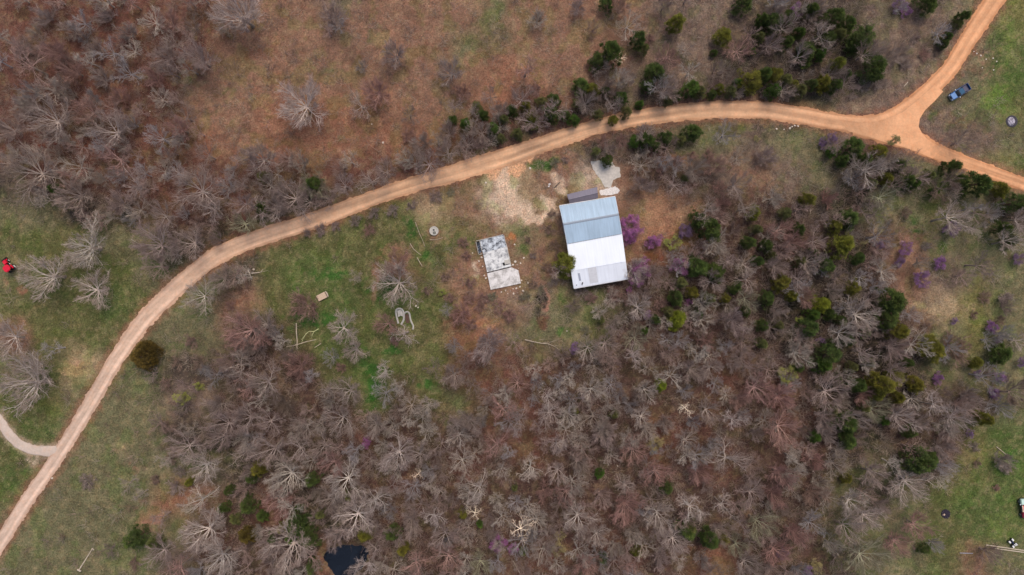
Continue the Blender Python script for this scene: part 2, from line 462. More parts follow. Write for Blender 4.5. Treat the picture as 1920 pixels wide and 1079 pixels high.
# ------------------------------------------------------------------ roads
def ribbon(name, bands, matl, colour, z):
    vs = []; fs = []; cs = []
    for bi, sp in enumerate(bands):
        n = len(sp); K = 17; n0 = len(vs)
        for i in range(n):
            x, y, w = sp[i]
            t = sp[min(i+1, n-1)][:2] - sp[max(i-1, 0)][:2]; t = t / np.hypot(*t); nx, ny = -t[1], t[0]
            for j in range(K):
                f = j / (K - 1) * 2 - 1
                e = 0
                if j in (0, K-1):
                    e = (rnd.random() - .5) * 4.5 + (float(fbm(np.array([x/11.]), np.array([y/11. + j]), 91)[0]) - .5) * 11
                k = f * w / 2 + (e if f > 0 else -e)
                p = P(x + nx * k, y + ny * k)
                # the two edges are let into the soil, windrows beside the wheel tracks, crown in the middle
                zz = z + 0.07 * (1 - abs(f)**2.5) - (0.12 if j in (0, K-1) else 0) + 0.004 * bi
                vs.append((p.x, p.y, zz)); cs.append(colour(x, y, f))
            if i:
                for j in range(K - 1):
                    a = n0 + (i-1)*K + j; b = n0 + i*K + j
                    fs.append((a, a+1, b+1, b))
    me = bpy.data.meshes.new(name); me.from_pydata(vs, [], fs)
    a = me.color_attributes.new("albedo", 'FLOAT_COLOR', 'POINT')
    a.data.foreach_set("color", np.array([(*c, 1) for c in cs], dtype=np.float32).ravel())
    me.polygons.foreach_set("use_smooth", [True]*len(fs)); me.materials.append(matl); me.update()
    bm = bmesh.new(); bm.from_mesh(me); bmesh.ops.recalc_face_normals(bm, faces=bm.faces)
    if sum(f.normal.z for f in bm.faces) < 0: bmesh.ops.reverse_faces(bm, faces=bm.faces)
    bm.to_mesh(me); bm.free()
    return link_mesh(name, me)
def road_col(x, y, f):
    t = min(1, max(0, (x - 150) / 550)); t2 = min(1, max(0, (x - 1350) / 400))
    a = np.array(lin((216,186,164))); b = np.array(lin((222,176,138))); c = np.array(lin((218,162,120)))
    col = a + (b - a) * t; col = col + (c - col) * t2
    af = abs(f)
    u = np.array([x / 90.0 + y / 140.0]); v = np.array([f * 5.0 + (x + y) * 0.004])
    st = float(fbm(u, v, 301, 3)[0]) - .5                        # long streaks of loose and packed gravel
    pat = float(fbm(np.array([x / 20.0]), np.array([y / 20.0 + f * 2]), 303, 3)[0]) - .5
    col = col * (1 + st * 0.62 + pat * 0.34)
    if 0.28 < af < 0.62: col = col * 1.07                     # packed wheel tracks
    elif af < 0.2: col = col * 0.93
    if af > 0.72: col = col * np.array([0.84, 0.78, 0.74])    # loose darker shoulders
    if af > 0.95: col = col * np.array([0.78, 0.76, 0.74])
    return tuple(col * 0.87)
M['road'] = attr_mat('dirt_road', 'albedo', v1=0.10, s1=2.2, v2=0.09, s2=0.5, tintA=(1.05, 0.9, 0.8), bump=0.25)
# small fill where the two arms of the fork meet
road_o = tag(ribbon('dirt_road', [SROAD, SBRANCH], M['road'], road_col, 0.05), kind='structure')
JUNC = [(1575,228),(1610,232),(1655,227),(1692,211),(1722,187),(1752,160),(1768,172),(1752,190),(1734,207),(1724,223),(1722,238),(1729,252),(1742,266),(1765,280),(1748,298),(1722,287),(1695,277),(1660,268),(1625,256),(1590,247)]
bm = bmesh.new(); bm.from_mesh(road_o.data)
lay = bm.verts.layers.float_color["albedo"]
jv = []
for (x, y) in JUNC:
    v = bm.verts.new(P(x, y) + Vector((0, 0, 0.135))); v[lay] = (*road_col(x, y, 0.2), 1); jv.append(v)
jf = bm.faces.new(jv); jf.normal_update()
if jf.normal.z < 0: jf.normal_flip()
bmesh.ops.triangulate(bm, faces=[jf]); bm.to_mesh(road_o.data); bm.free()
tag(ribbon('driveway', [SLANE], M['road'], lambda x, y, f: tuple(np.array(lin((206,186,170))) * (0.87 if abs(f) < .8 else .7)), 0.035), kind='structure')

# ------------------------------------------------------------------ pond
M['water'] = mat('pond_water', lin((20,25,33)), rough=0.08, spec=0.4, bump=0.15, bscale=2.5, var=.35, scale=.35)
mb = MB()
n = len(pond_w)
ring = [(pcx + (x-pcx)*1.06, pcy + (y-pcy)*1.06, -0.62) for x, y in pond_w]
mb.add([(pcx, pcy, -0.62)] + ring, [(0, 1+(i+1) % n, 1+i) if False else (0, 1+i, 1+(i+1) % n) for i in range(n)])
po = mb.build('pond_water', M['water'])
bm = bmesh.new(); bm.from_mesh(po.data)
if sum(f.normal.z for f in bm.faces) < 0: bmesh.ops.reverse_faces(bm, faces=bm.faces)
bm.to_mesh(po.data); bm.free()
tag(po, kind='structure')

# ------------------------------------------------------------------ tree builders
class TM:
    """fast collector of thin tubes as numpy arrays"""
    def __init__(self): self.v = []; self.f = []; self.m = []; self.n = 0
    def tube(self, pts, rad, k, mi):
        pts = np.asarray(pts, float); n = len(pts)
        d = np.gradient(pts, axis=0); d /= (np.linalg.norm(d, axis=1, keepdims=True) + 1e-9)
        a = np.cross(d, np.array([0.31, 0.17, 0.93])); a /= (np.linalg.norm(a, axis=1, keepdims=True) + 1e-9)
        b = np.cross(d, a)
        t = np.arange(k) * 2 * PI / k
        r = np.asarray(rad, float)[:, None, None]
        ring = pts[:, None, :] + r * (a[:, None, :] * np.cos(t)[None, :, None] + b[:, None, :] * np.sin(t)[None, :, None])
        self.v.append(ring.reshape(-1, 3))
        i = np.arange(n - 1)[:, None] * k; j = np.arange(k)[None, :]; j2 = (j + 1) % k
        q = np.stack([i + j, i + j2, i + k + j2, i + k + j], -1).reshape(-1, 4) + self.n
        self.f.append(q); self.m.append(np.full(len(q), mi)); self.n += n * k
    def quads(self, V, mi):
        """V: (n,4,3)"""
        n = len(V); self.v.append(V.reshape(-1, 3))
        self.f.append(np.arange(n * 4).reshape(n, 4) + self.n); self.m.append(np.full(n, mi)); self.n += n * 4
    def mesh(self, name, mats, attr=None):
        v = np.concatenate(self.v).astype(np.float32); q = np.concatenate(self.f).astype(np.int32); mi = np.concatenate(self.m).astype(np.int32)
        me = bpy.data.meshes.new(name)
        me.vertices.add(len(v)); me.vertices.foreach_set("co", v.ravel())
        me.loops.add(q.size); me.loops.foreach_set("vertex_index", q.ravel())
        me.polygons.add(len(q)); me.polygons.foreach_set("loop_start", np.arange(0, q.size, 4, dtype=np.int32))
        for m in mats: me.materials.append(m)
        me.polygons.foreach_set("material_index", mi)
        if attr is not None:
            a = me.attributes.new("shade", 'FLOAT', 'POINT'); a.data.foreach_set("value", np.asarray(attr, dtype=np.float32))
        me.update(calc_edges=True)
        return me

def unit(v): return v / (np.linalg.norm(v) + 1e-9)
def rvec(rs): return unit(rs.normal(size=3))

def grow(rs, style, ch=None):
    """skeleton of a leafless tree, crown radius about 5 m, height about 10 m.
       returns trunk polyline+radii, list of (level, pts, radii) branches, list of tip points"""
    sp = dict(
        spread=dict(th=2.2, limbs=10, L=(4.6,5.4), up=0.45, ch=(8,6,5), ang=0.58, wob=0.11, tr=0.26, tw=.0135),
        round_=dict(th=1.8, limbs=15, L=(4.3,4.9), up=0.85, ch=(8,6,5), ang=0.5, wob=0.08, tr=0.24, tw=.0125),
        fan=dict(th=3.4, limbs=8, L=(4.4,5.8), up=0.6, ch=(8,6,6), ang=0.55, wob=0.10, tr=0.22, tw=.013),
        open_=dict(th=4.0, limbs=7, L=(4.0,5.6), up=0.5, ch=(6,5,5), ang=0.75, wob=0.17, tr=0.21, tw=.0135),
        dead=dict(th=3.8, limbs=6, L=(3.5,5.2), up=0.35, ch=(4,3,2), ang=0.8, wob=0.22, tr=0.22, tw=.022),
        shrub=dict(th=0.3, limbs=15, L=(3.6,4.8), up=1.0, ch=(7,6,5), ang=0.5, wob=0.12, tr=0.12, tw=.0125))[style]
    if ch: sp['ch'] = ch; sp['limbs'] = max(5, sp['limbs'] - 2); sp['tw'] *= 1.15
    br = []; tips = []
    lean = rs.normal(size=2) * 0.12
    th = sp['th'] * rs.uniform(.85, 1.15)
    tp = np.array([[lean[0]*th*t*t + 0.06*math.sin(5*t+lean[0]*9), lean[1]*th*t*t, th*t - 0.4*(t == 0)] for t in np.linspace(0, 1, 6)])
    tr = np.linspace(sp['tr']*1.25, sp['tr']*0.85, 6); tr[0] *= 1.35
    def branch(p, d, L_, r, lev, maxlev):
        nseg = (7, 5, 3, 2)[min(lev, 3)]
        pts = [p]; q = p.copy(); dd = d.copy()
        curve = rvec(rs) * sp['wob']
        for i in range(nseg):
            dd = unit(dd + curve * 0.5 + rs.normal(size=3) * sp['wob'] + np.array([0, 0, 0.05]))
            q = q + dd * L_ / nseg
            if q[2] < 0.25: q[2] = 0.25; dd[2] = abs(dd[2])
            pts.append(q.copy())
        pts = np.array(pts); rr = np.linspace(r, max(r * 0.3, 0.008), nseg + 1)
        br.append((lev, pts, rr))
        if lev >= maxlev: tips.append(pts[-1]); tips.append(pts[-2]); return
        nc = sp['ch'][lev]; sg = 1 if rs.rand() < .5 else -1
        for c in range(nc):
            t = 0.16 + 0.82 * (c + rs.uniform(0.1, 0.9)) / nc
            f = t * nseg; i0 = min(int(f), nseg - 1); pp = pts[i0] + (pts[i0+1] - pts[i0]) * (f - i0)
            base = unit(pts[i0+1] - pts[i0]); sg = -sg
            side = unit(np.cross(base, np.array([0, 0, 1.0])) * sg + rs.normal(size=3) * 0.55)
            a = sp['ang'] * rs.uniform(0.65, 1.3)
            nd = unit(base * math.cos(a) + side * math.sin(a))
            rr0 = r * (1 - 0.7 * t)
            branch(pp, nd, L_ * rs.uniform(0.45, 0.65) * (1.15 - 0.5 * t), rr0 * rs.uniform(0.45, 0.62), lev + 1, maxlev)
    maxlev = 3
    for i in range(sp['limbs']):
        a = 2 * PI * (i + rs.uniform(-.3, .3)) / sp['limbs']
        up = sp['up'] * rs.uniform(0.35, 1.9)
        f = rs.uniform(0.5, 1.0) if i > 0 else 1
        p0 = tp[-1] * f + tp[-2] * (1 - f)
        branch(p0, unit(np.array([math.cos(a), math.sin(a), up])), rs.uniform(*sp['L']) * (0.78 + 0.22 * min(1, up)) * rs.choice([1.08, 1.0, 0.95, 0.7]), tr[-1] * rs.uniform(0.42, 0.62), 0, maxlev)
    return tp, tr, br, np.array(tips), sp

BARE = {}
def bare_proto(key, style, seed, tw=1.0):
    rs = np.random.RandomState(seed)
    tp, tr, br, tips, sp = grow(rs, style)
    t = TM(); t.tube(tp, tr, 8, 0)
    trunk = t.mesh('trunk_' + key, [M['bark']])
    c = TM()
    for lev, pts, rr in br:
        c.tube(pts, np.maximum(rr * (1.1 if lev == 1 else 1), (0.04, 0.032, sp['tw'] * 1.25, sp['tw'])[lev]), (5, 4, 3, 3)[lev], 0 if lev < 2 else 1)
    crown = c.mesh('crown_' + key, [M['bark'], M['twig']])
    BARE[key] = (trunk, crown, tips)
# twigs take a greyer, darker tone of the same bark
def retone(m, mul):
    nt = m.node_tree; b = nt.nodes["Principled BSDF"]; l = b.inputs["Base Color"].links[0]
    mx = nt.nodes.new("ShaderNodeMix"); mx.data_type = 'RGBA'; mx.blend_type = 'MULTIPLY'; mx.inputs["Factor"].default_value = 1
    nt.links.new(l.from_socket, mx.inputs["A"]); mx.inputs["B"].default_value = (*mul, 1)
    nt.links.new(mx.outputs["Result"], b.inputs["Base Color"])
retone(M['twig'], (1.36, 1.21, 1.15))
retone(M['bark'], (2.05, 2.0, 1.95))
for i in range(8): bare_proto('spread%d' % i, 'spread', 100 + i)
for i in range(3): bare_proto('round%d' % i, 'round_', 200 + i, 1.1)
for i in range(7): bare_proto('fan%d' % i, 'fan', 300 + i)
for i in range(4): bare_proto('open%d' % i, 'open_', 400 + i)
for i in range(3): bare_proto('dead%d' % i, 'dead', 500 + i)
for i in range(4): bare_proto('shrub%d' % i, 'shrub', 600 + i, 1.15)

# leaves: material with a per-leaf tone
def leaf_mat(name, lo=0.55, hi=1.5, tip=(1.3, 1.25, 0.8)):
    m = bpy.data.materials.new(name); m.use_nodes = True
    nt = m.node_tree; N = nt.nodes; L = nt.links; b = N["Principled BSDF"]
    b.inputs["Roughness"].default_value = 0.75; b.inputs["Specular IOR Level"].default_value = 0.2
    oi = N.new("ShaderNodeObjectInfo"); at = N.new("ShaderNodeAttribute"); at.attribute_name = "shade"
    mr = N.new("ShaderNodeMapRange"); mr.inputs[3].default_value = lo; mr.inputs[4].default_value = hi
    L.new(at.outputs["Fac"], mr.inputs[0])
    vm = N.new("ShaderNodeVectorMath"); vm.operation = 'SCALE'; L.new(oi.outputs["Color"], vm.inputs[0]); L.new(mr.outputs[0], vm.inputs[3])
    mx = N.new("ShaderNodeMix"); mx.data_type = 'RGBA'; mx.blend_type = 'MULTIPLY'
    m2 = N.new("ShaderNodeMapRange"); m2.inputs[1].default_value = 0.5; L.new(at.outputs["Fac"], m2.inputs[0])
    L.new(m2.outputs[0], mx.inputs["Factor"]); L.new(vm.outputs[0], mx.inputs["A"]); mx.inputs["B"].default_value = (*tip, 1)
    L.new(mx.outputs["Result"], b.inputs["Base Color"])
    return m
M['cedar'] = leaf_mat('cedar_leaves', 0.6, 2.2, (1.3, 1.15, 0.8))
M['bloom'] = leaf_mat('blossom', 0.7, 1.4, (1.1, 1.1, 1.15))

def leaf_quads(rs, P0, D, ln, wd):
    """small pointed sprays at P0 along D"""
    n = len(P0)
    side = np.cross(D, rs.normal(size=(n, 3))); side /= np.linalg.norm(side, axis=1, keepdims=True) + 1e-9
    ln = ln[:, None]; wd = wd[:, None]
    return np.stack([P0, P0 + D*ln*.5 + side*wd, P0 + D*ln, P0 + D*ln*.5 - side*wd], 1)

CEDAR = {}
def cedar_proto(key, seed, n=7600, Hc=6.5, R=2.5, nb=80, dome=False):
    rs = np.random.RandomState(seed)
    t = TM(); t.tube([(0,0,-.3),(0.03,0,1.5),(0,0.05,3.5),(0,0,Hc-.6)], [.22,.17,.11,.03], 7, 0)
    trunk = t.mesh('trunk_' + key, [M['bark']])
    # clumps of foliage on boughs round an uneven cone
    cz = rs.uniform(0.12, 1.0, nb)**0.9; ca = rs.uniform(0, 2*PI, nb)
    lob = 1 + 0.16*np.sin(2*ca + rs.uniform(0, 6)) + 0.13*np.sin(3*ca + rs.uniform(0, 6)) + 0.12*np.sin(5*ca + rs.uniform(0, 6)) + 0.08*np.sin(9*ca)
    prof = np.minimum(1, (1.06 - cz))**0.6 * np.where(cz < 0.3, 0.72 + cz, 1.0)
    cr = R * prof * lob * rs.uniform(0.5, 1.0, nb)
    if dome:
        cz = rs.uniform(.15, 1, nb); cr = R * np.sqrt(np.clip(1 - (cz*1.02 - .28)**2 / .56, 0.02, 1)) * (1 + .09*np.sin(4*ca) + .06*np.sin(7*ca)) * rs.uniform(.72, .92, nb)
    cc = np.stack([cr*np.cos(ca), cr*np.sin(ca), 0.3 + cz * (Hc - 0.5)], 1)
    bt = TM()
    k = rs.randint(0, nb, n)
    size = rs.uniform(0.2, 0.55, nb) * R / 2.5
    off = rs.normal(size=(n, 3)); off /= np.linalg.norm(off, axis=1, keepdims=True); off *= (rs.uniform(0.2, 1, n)**0.5)[:, None] * size[k][:, None]
    Pn = cc[k] + off
    D = off + np.stack([np.cos(ca[k]), np.sin(ca[k]), np.full(n, 0.9)], 1) * 0.25; D /= np.linalg.norm(D, axis=1, keepdims=True)
    bt.quads(leaf_quads(rs, Pn, D, rs.uniform(.18, .5, n), rs.uniform(.025, .06, n)), 0)
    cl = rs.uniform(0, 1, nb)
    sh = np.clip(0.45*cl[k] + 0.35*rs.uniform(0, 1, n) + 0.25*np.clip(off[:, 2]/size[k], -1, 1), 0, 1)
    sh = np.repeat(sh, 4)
    for i in range(nb):                       # a bough out to each clump
        n0 = bt.n; z = max(0.3, cc[i, 2] - 0.5 * cr[i])
        bt.tube([(0, 0, z), cc[i] * np.array([.5, .5, 0]) + np.array([0, 0, (z + cc[i, 2]) / 2 - .05]), cc[i]], [.035, .02, .01], 3, 1)
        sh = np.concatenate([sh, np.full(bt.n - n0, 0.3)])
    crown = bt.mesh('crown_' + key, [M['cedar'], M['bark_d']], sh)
    CEDAR[key] = (trunk, crown)
M['bark_d'] = mat('cedar_bark', lin((88,66,54)), rough=0.95)
cedar_proto('dome', 790, n=17000, R=2.6, Hc=4.6, nb=170, dome=True)
for i in range(6): cedar_proto('cedar%d' % i, 700 + i, R=(2.5, 2.7, 2.3, 2.6, 2.4, 2.9)[i], Hc=(6.5, 5.6, 7.2, 6.0, 5.2, 6.8)[i])

BLOOM = {}
def bloom_proto(key, seed, base, n):
    rs = np.random.RandomState(seed)
    tips = BARE[base][2]
    k = rs.randint(0, len(tips), n)
    cl = np.array([vn for vn in rs.uniform(0, 1, 40)])
    cen = tips[rs.randint(0, len(tips), 26)]
    near = np.min(np.linalg.norm(tips[k][:, None, :] - cen[None], axis=2), axis=1)
    keep = near < 1.7
    k = k[keep]; n = len(k)
    Pn = tips[k] + rs.normal(size=(n, 3)) * 0.16
    D = rs.normal(size=(n, 3)); D /= np.linalg.norm(D, axis=1, keepdims=True)
    t = TM(); t.quads(leaf_quads(rs, Pn, D, rs.uniform(.09, .2, n), rs.uniform(.04, .08, n)), 0)
    BLOOM[key] = (base, t.mesh('blossom_' + key, [M['bloom']], np.repeat(rs.uniform(0, 1, n), 4)))
bloom_proto('b0', 801, 'round0', 17000)
bloom_proto('b1', 802, 'spread1', 11000)
bloom_proto('b2', 803, 'shrub0', 11000)
bloom_proto('b3', 804, 'open2', 11000)

# ------------------------------------------------------------------ where everything is, in words
MARKS = [((1110,450),"steel barn",150),((933,495),"concrete slab",110),((646,1052),"dark pond",150),((1690,235),"road fork",150),((1795,175),"blue pickup",110),
         ((20,498),"red tractor",160),((265,668),"round cedar",130),((60,840),"gravel driveway",130),((605,556),"wooden deck box",110),((755,602),"broken footing",100),
         ((1773,964),"fire pit",120),((1897,228),"ash heap",90),((162,1048),"fallen pole",120),((1905,960),"parked utility cart",120),((814,433),"round well cap",80)]
def where(px, py):
    best = None
    for (mx, my), nm, rad in MARKS:
        d = math.hypot(px-mx, py-my)
        if d < rad and (best is None or d/rad < best[0]): best = (d/rad, nm, px-mx, py-my)
    if best:
        _, nm, dx, dy = best
        if abs(dx) > 2.2*abs(dy): s = "right of" if dx > 0 else "left of"
        elif abs(dy) > 2.2*abs(dx): s = "below" if dy > 0 else "above"
        else: s = ("below " if dy > 0 else "above ") + ("right of" if dx > 0 else "left of")
        w = s + " the " + nm
    else:
        ry = float(np.interp(px, SROAD[:,0], SROAD[:,1])) if px > 0 else 1000
        if py < ry - 15: w = "above the dirt road"
        elif px < 330: w = "left of the woods"
        elif py > 640: w = "in the lower woods"
        elif px > 1190: w = "in the right woods"
        else: w = "in the green clearing"
    return w
USED = set()
def mklabel(look, px, py):
    a = max(0.2, min(99.8, px / 19.2)); b = max(0.2, min(99.8, py / 10.79))
    w = where(px, py)
    for fmt in ("%s %s, %d%% across, %d%% down", "%s %s, %.1f%% across, %.1f%% down"):
        fa, fb = (round(a), round(b)) if '%d' in fmt else (a, b)
        s = fmt % (look, w, fa, fb)
        if len(s.split()) > 16: s = fmt % (look.replace('bare tree', 'tree'), w.replace(' by the road', ''), fa, fb)
        if len(s.split()) > 16: s = fmt % (look, w.split(' of the ')[0].replace('above left', 'above').replace('below left', 'below') + ' it' if False else 'near the ' + w.split('the ')[-1].replace(' by', ''), fa, fb)
        if s not in USED: break
    USED.add(s); return s

def gz(x, y): return float(terrain(np.array([[x]]), np.array([[y]]))[0, 0])

TONE = {'g': (146,133,126), 'w': (164,154,146), 'p': (150,122,114), 'l': (150,138,132), 'n': (138,136,114), 'd': (112,98,88), 'W': (222,208,186), 'e': (140,120,108)}
TWORD = {'g': 'grey', 'w': 'pale grey', 'p': 'pinkish brown', 'l': 'bluish grey', 'n': 'greenish grey', 'd': 'dark grey', 'W': 'whitish', 'e': 'brownish'}
NCOUNT = {}
def place_tree(name, meshes, px, py, r_px, proto_r, proto_h, color, label, cat, group, extra=None, squash=1.0, crown_color=None, trunk_color=None):
    """meshes = (trunk, crown); stands where its crown would be seen round that photo position"""
    R = r_px * S; s = R / proto_r
    hz = (0.62 * proto_h * s * squash)
    p = P(px, py, hz); z = gz(p.x, p.y)
    js = rnd.uniform(0.92, 1.08)
    root = empty(name, (p.x, p.y, z - 0.03), rnd.uniform(0, 2*PI), (s * js, s * (2 - js), s * squash * rnd.uniform(0.9, 1.1)))
    tag(root, label, cat, group)
    link_mesh('trunk', meshes[0], root, trunk_color or color)
    link_mesh('crown', meshes[1], root, crown_color or color)
    if extra: link_mesh('blossom', extra[0], root, extra[1])
    return root
def jitter(c, a=0.06):
    k = 1 + rnd.uniform(-a, a)
    return tuple(max(0, v * k * (1 + rnd.uniform(-a*.4, a*.4))) for v in c)

# ------------------------------------------------------------------ leafless trees: x, y, crown radius (photo pixels), tone
TREES = """690 1064 26 w|662 1075 22 g|628 1012 22 g|70 20 28 l|185 20 26 l|228 52 25 l|314 40 26 p|247 5 20 p|447 22 50 w|372 108 35 g|297 95 36 l|165 85 24 l|55 125 36 p|100 95 26 p|130 130 24 p|178 140 24 l|275 140 28 p|212 178 24 p|110 160 20 l|
80 215 46 g|25 190 28 l|202 245 38 g|335 240 24 p|160 205 28 p|10 240 30 g|20 85 22 l|120 50 24 l|618 20 32 l|738 97 26 l|563 190 47 w|672 193 25 g|702 168 30 p|845 133 26 l|867 167 22 p|920 180 18 p|850 197 20 g|
890 212 20 g|840 245 22 g|905 246 22 g|935 207 20 g|790 265 28 l|875 268 20 g|985 130 28 p|1085 8 22 l|1162 10 20 e|1126 122 20 g|1158 102 20 W|1250 100 26 p|1180 148 20 g|1252 168 28 g|980 182 22 g|
997 226 26 g|1040 202 28 g|1100 190 24 g|1145 200 22 g|1342 155 20 p|1367 160 20 g|1390 90 26 p|1360 130 18 l|1212 250 22 g|1462 20 25 l|1535 12 24 g|1472 52 24 g|1447 78 22 g|1540 62 30 g|1500 102 22 g|
1567 132 22 g|1625 100 24 g|1668 105 26 g|1700 95 22 l|1475 165 22 g|55 320 46 g|130 336 30 p|62 352 25 l|130 366 36 g|210 380 30 l|252 350 36 g|215 295 28 p|305 402 26 g|365 353 43 g|396 397 34 g|277 458 46 g|
357 455 32 g|152 463 45 w|405 450 20 g|460 380 26 g|470 295 26 g|450 418 25 n|82 518 42 w|165 545 34 w|410 525 26 g|488 295 34 g|585 345 26 n|545 370 36 g|500 345 25 g|578 378 25 g|642 345 25 g|695 336 33 g|
722 322 24 g|610 370 22 g|490 400 26 g|515 385 28 g|802 303 28 g|842 285 25 g|880 282 20 g|668 520 19 w|745 532 42 w|742 500 28 p|1128 284 20 g|1205 345 22 g|1262 345 22 g|1305 317 26 g|1345 310 22 p|1380 345 26 g|
1330 397 28 g|1360 380 25 p|1395 392 25 g|1342 455 25 w|1310 462 20 w|1382 430 20 p|1195 500 25 w|1052 505 22 g|1135 516 19 g|1370 490 24 g|1340 530 24 g|1400 520 24 g|1270 480 18 g|1445 290 25 l|1630 322 28 w|
1660 368 25 n|1682 300 22 l|1725 328 32 l|1775 348 26 d|1775 410 33 w|1910 410 25 w|1890 455 26 w|1730 495 20 g|1465 430 25 p|1490 455 22 p|1530 450 22 g|1545 412 20 w|1560 372 22 p|1520 490 28 g|1498 520 22 g|
1460 500 24 g|1620 520 20 p|13 635 32 w|45 690 28 w|42 724 52 w|382 560 28 w|460 625 42 p|452 655 32 l|448 690 32 g|395 765 36 l|460 730 28 p|468 785 30 g|425 802 28 g|562 575 38 p|492 612 28 l|645 622 30 w|
662 655 22 w|725 610 24 p|760 625 24 w|720 695 26 w|862 590 26 p|810 690 20 l|850 652 20 p|912 650 36 l|850 705 25 g|885 725 18 n|552 690 34 p|500 715 34 g|620 672 18 p|610 735 28 g|655 740 30 g|640 782 32 g|
530 760 30 d|500 792 30 g|575 800 26 g|805 760 22 w|880 792 28 g|855 800 22 g|765 790 18 p|700 800 26 g|940 770 30 p|1075 575 20 w|1125 585 20 w|1198 578 26 w|1165 600 18 p|1190 630 22 n|1380 602 28 l|1400 560 22 n|
1300 605 20 g|1100 650 22 w|1138 645 26 g|1190 670 27 w|1255 640 18 g|1330 640 22 p|1032 685 20 w|1078 690 18 w|1117 690 20 n|1150 690 20 p|1213 690 20 p|1300 695 26 g|1338 692 22 g|1110 735 28 w|1147 725 20 w|
1213 730 24 w|1030 745 25 w|1000 750 18 p|970 722 22 p|1030 776 26 w|975 785 25 g|1205 785 22 w|1250 797 22 l|1285 765 18 W|1330 770 25 g|1420 730 30 p|1390 752 22 p|1372 790 24 w|1130 805 22 l|1465 585 26 l|
1510 560 22 p|1570 547 22 l|1615 590 33 w|1652 618 18 l|1575 625 26 w|1500 660 26 w|1715 590 18 l|1620 660 28 g|1680 655 28 g|1812 655 38 e|1915 640 20 l|1560 740 38 g|1625 742 22 p|1680 700 25 g|1750 760 30 w|
1832 748 28 l|1600 782 26 g|1690 778 28 w|1642 770 25 n|1740 800 25 l|1800 787 28 w|1470 802 36 p|1470 745 30 p|1905 740 32 d|1560 802 24 l|345 838 35 g|375 877 36 w|413 828 28 g|465 850 30 g|380 935 29 w|
460 895 22 l|375 1000 43 w|405 1050 43 w|297 1040 30 g|340 1062 28 p|512 836 34 g|565 845 31 g|605 835 26 g|540 892 36 w|520 940 32 p|620 875 28 p|645 905 36 w|620 942 28 g|740 860 36 w|790 850 25 g|700 942 36 w|
665 975 38 w|640 1002 28 g|860 820 24 w|895 822 17 g|935 830 24 p|870 868 23 w|865 905 20 w|900 910 26 w|765 940 20 p|825 925 22 g|785 890 15 W|890 965 18 W|810 970 30 w|830 1002 25 g|770 985 28 g|735 1012 25 g|
700 1030 24 g|540 1040 47 w|500 1030 28 l|840 1052 30 p|780 1062 28 p|900 1060 25 n|932 942 20 g|1045 835 22 w|1132 817 27 l|995 876 32 w|1046 882 22 w|1087 870 22 g|1190 850 30 p|1370 860 36 g|1315 890 30 p|
1175 915 30 g|1175 955 36 p|1235 965 30 w|1300 955 33 w|1352 945 26 w|1415 925 28 g|1085 975 31 w|1120 1010 24 w|975 995 28 W|1265 1020 30 w|1245 1058 25 l|1325 1062 22 l|1100 1060 26 p|1180 1065 24 p|
1420 980 28 n|1020 930 26 p|1062 925 22 p|1555 820 28 l|1540 872 28 p|1465 890 30 p|1455 930 26 p|1640 890 28 l|1715 910 38 w|1785 845 32 l|1600 945 26 w|1632 972 28 w|1662 955 22 l|1585 990 30 g|1725 990 26 p|
1625 1050 36 n|1690 1022 26 p|1490 1000 26 p|1460 1042 28 p|1900 870 26 l|1045 1062 18 p|1385 1027 22 n|1290 830 26 g|1235 890 26 p|1350 1000 24 g|1400 1060 24 g|1530 930 24 e"""
ent = []
for row in TREES.replace("\n", "").split("|"):
    q = row.split()
    if len(q) == 4: ent.append((float(q[0]), float(q[1]), float(q[2]), q[3]))
print("bare trees", len(ent))
STY = {'w': ['spread', 'spread', 'fan', 'open'], 'g': ['spread', 'fan', 'round', 'open'], 'p': ['round', 'shrub', 'spread', 'open'], 'l': ['shrub', 'round', 'shrub'],
       'n': ['spread', 'fan'], 'd': ['round', 'fan'], 'W': ['dead'], 'e': ['shrub', 'round']}
CNT = {'spread': 8, 'round': 3, 'fan': 7, 'open': 4, 'dead': 3, 'shrub': 4}
ent.sort(key=lambda e: -e[2] - (50 if e[3] == 'W' else 0))
rest_ent = ent[300:]; ent = ent[:300]
for i, (x, y, r, t) in enumerate(ent):
    st = rnd.choice(STY[t])
    if r > 40: st = 'spread' if t != 'w' or (x, y) not in ((447, 22), (563, 190)) else 'round'
    if (x, y) in ((447, 22), (563, 190)): st = 'round'
    key = '%s%d' % (st, rnd.randrange(CNT[st]))
    c = jitter(tuple(v * (0.92 if (x, y) in ((447, 22), (563, 190)) else 0.78) for v in lin(TONE[t])))
    size = 'wide' if r >= 34 else ('small' if r < 22 else 'medium')
    look = {'shrub': 'hazy', 'round': 'rounded', 'spread': 'spreading', 'fan': 'fan-shaped', 'open': 'crooked', 'dead': 'dead'}[st]
    lab = mklabel("%s %s %s bare tree" % (size, look, TWORD[t]), x, y)
    tcol = tuple(v * 0.62 for v in lin((128,116,104)))
    place_tree('bare_tree', BARE[key], x, y, r * (1.16 if r < 40 else 1.16), 5.2, 8.5, c, lab, 'bare tree', 'leafless trees of the woods', squash=(1.38 if r < 30 else 1.18), trunk_color=tcol if t != 'W' else c)

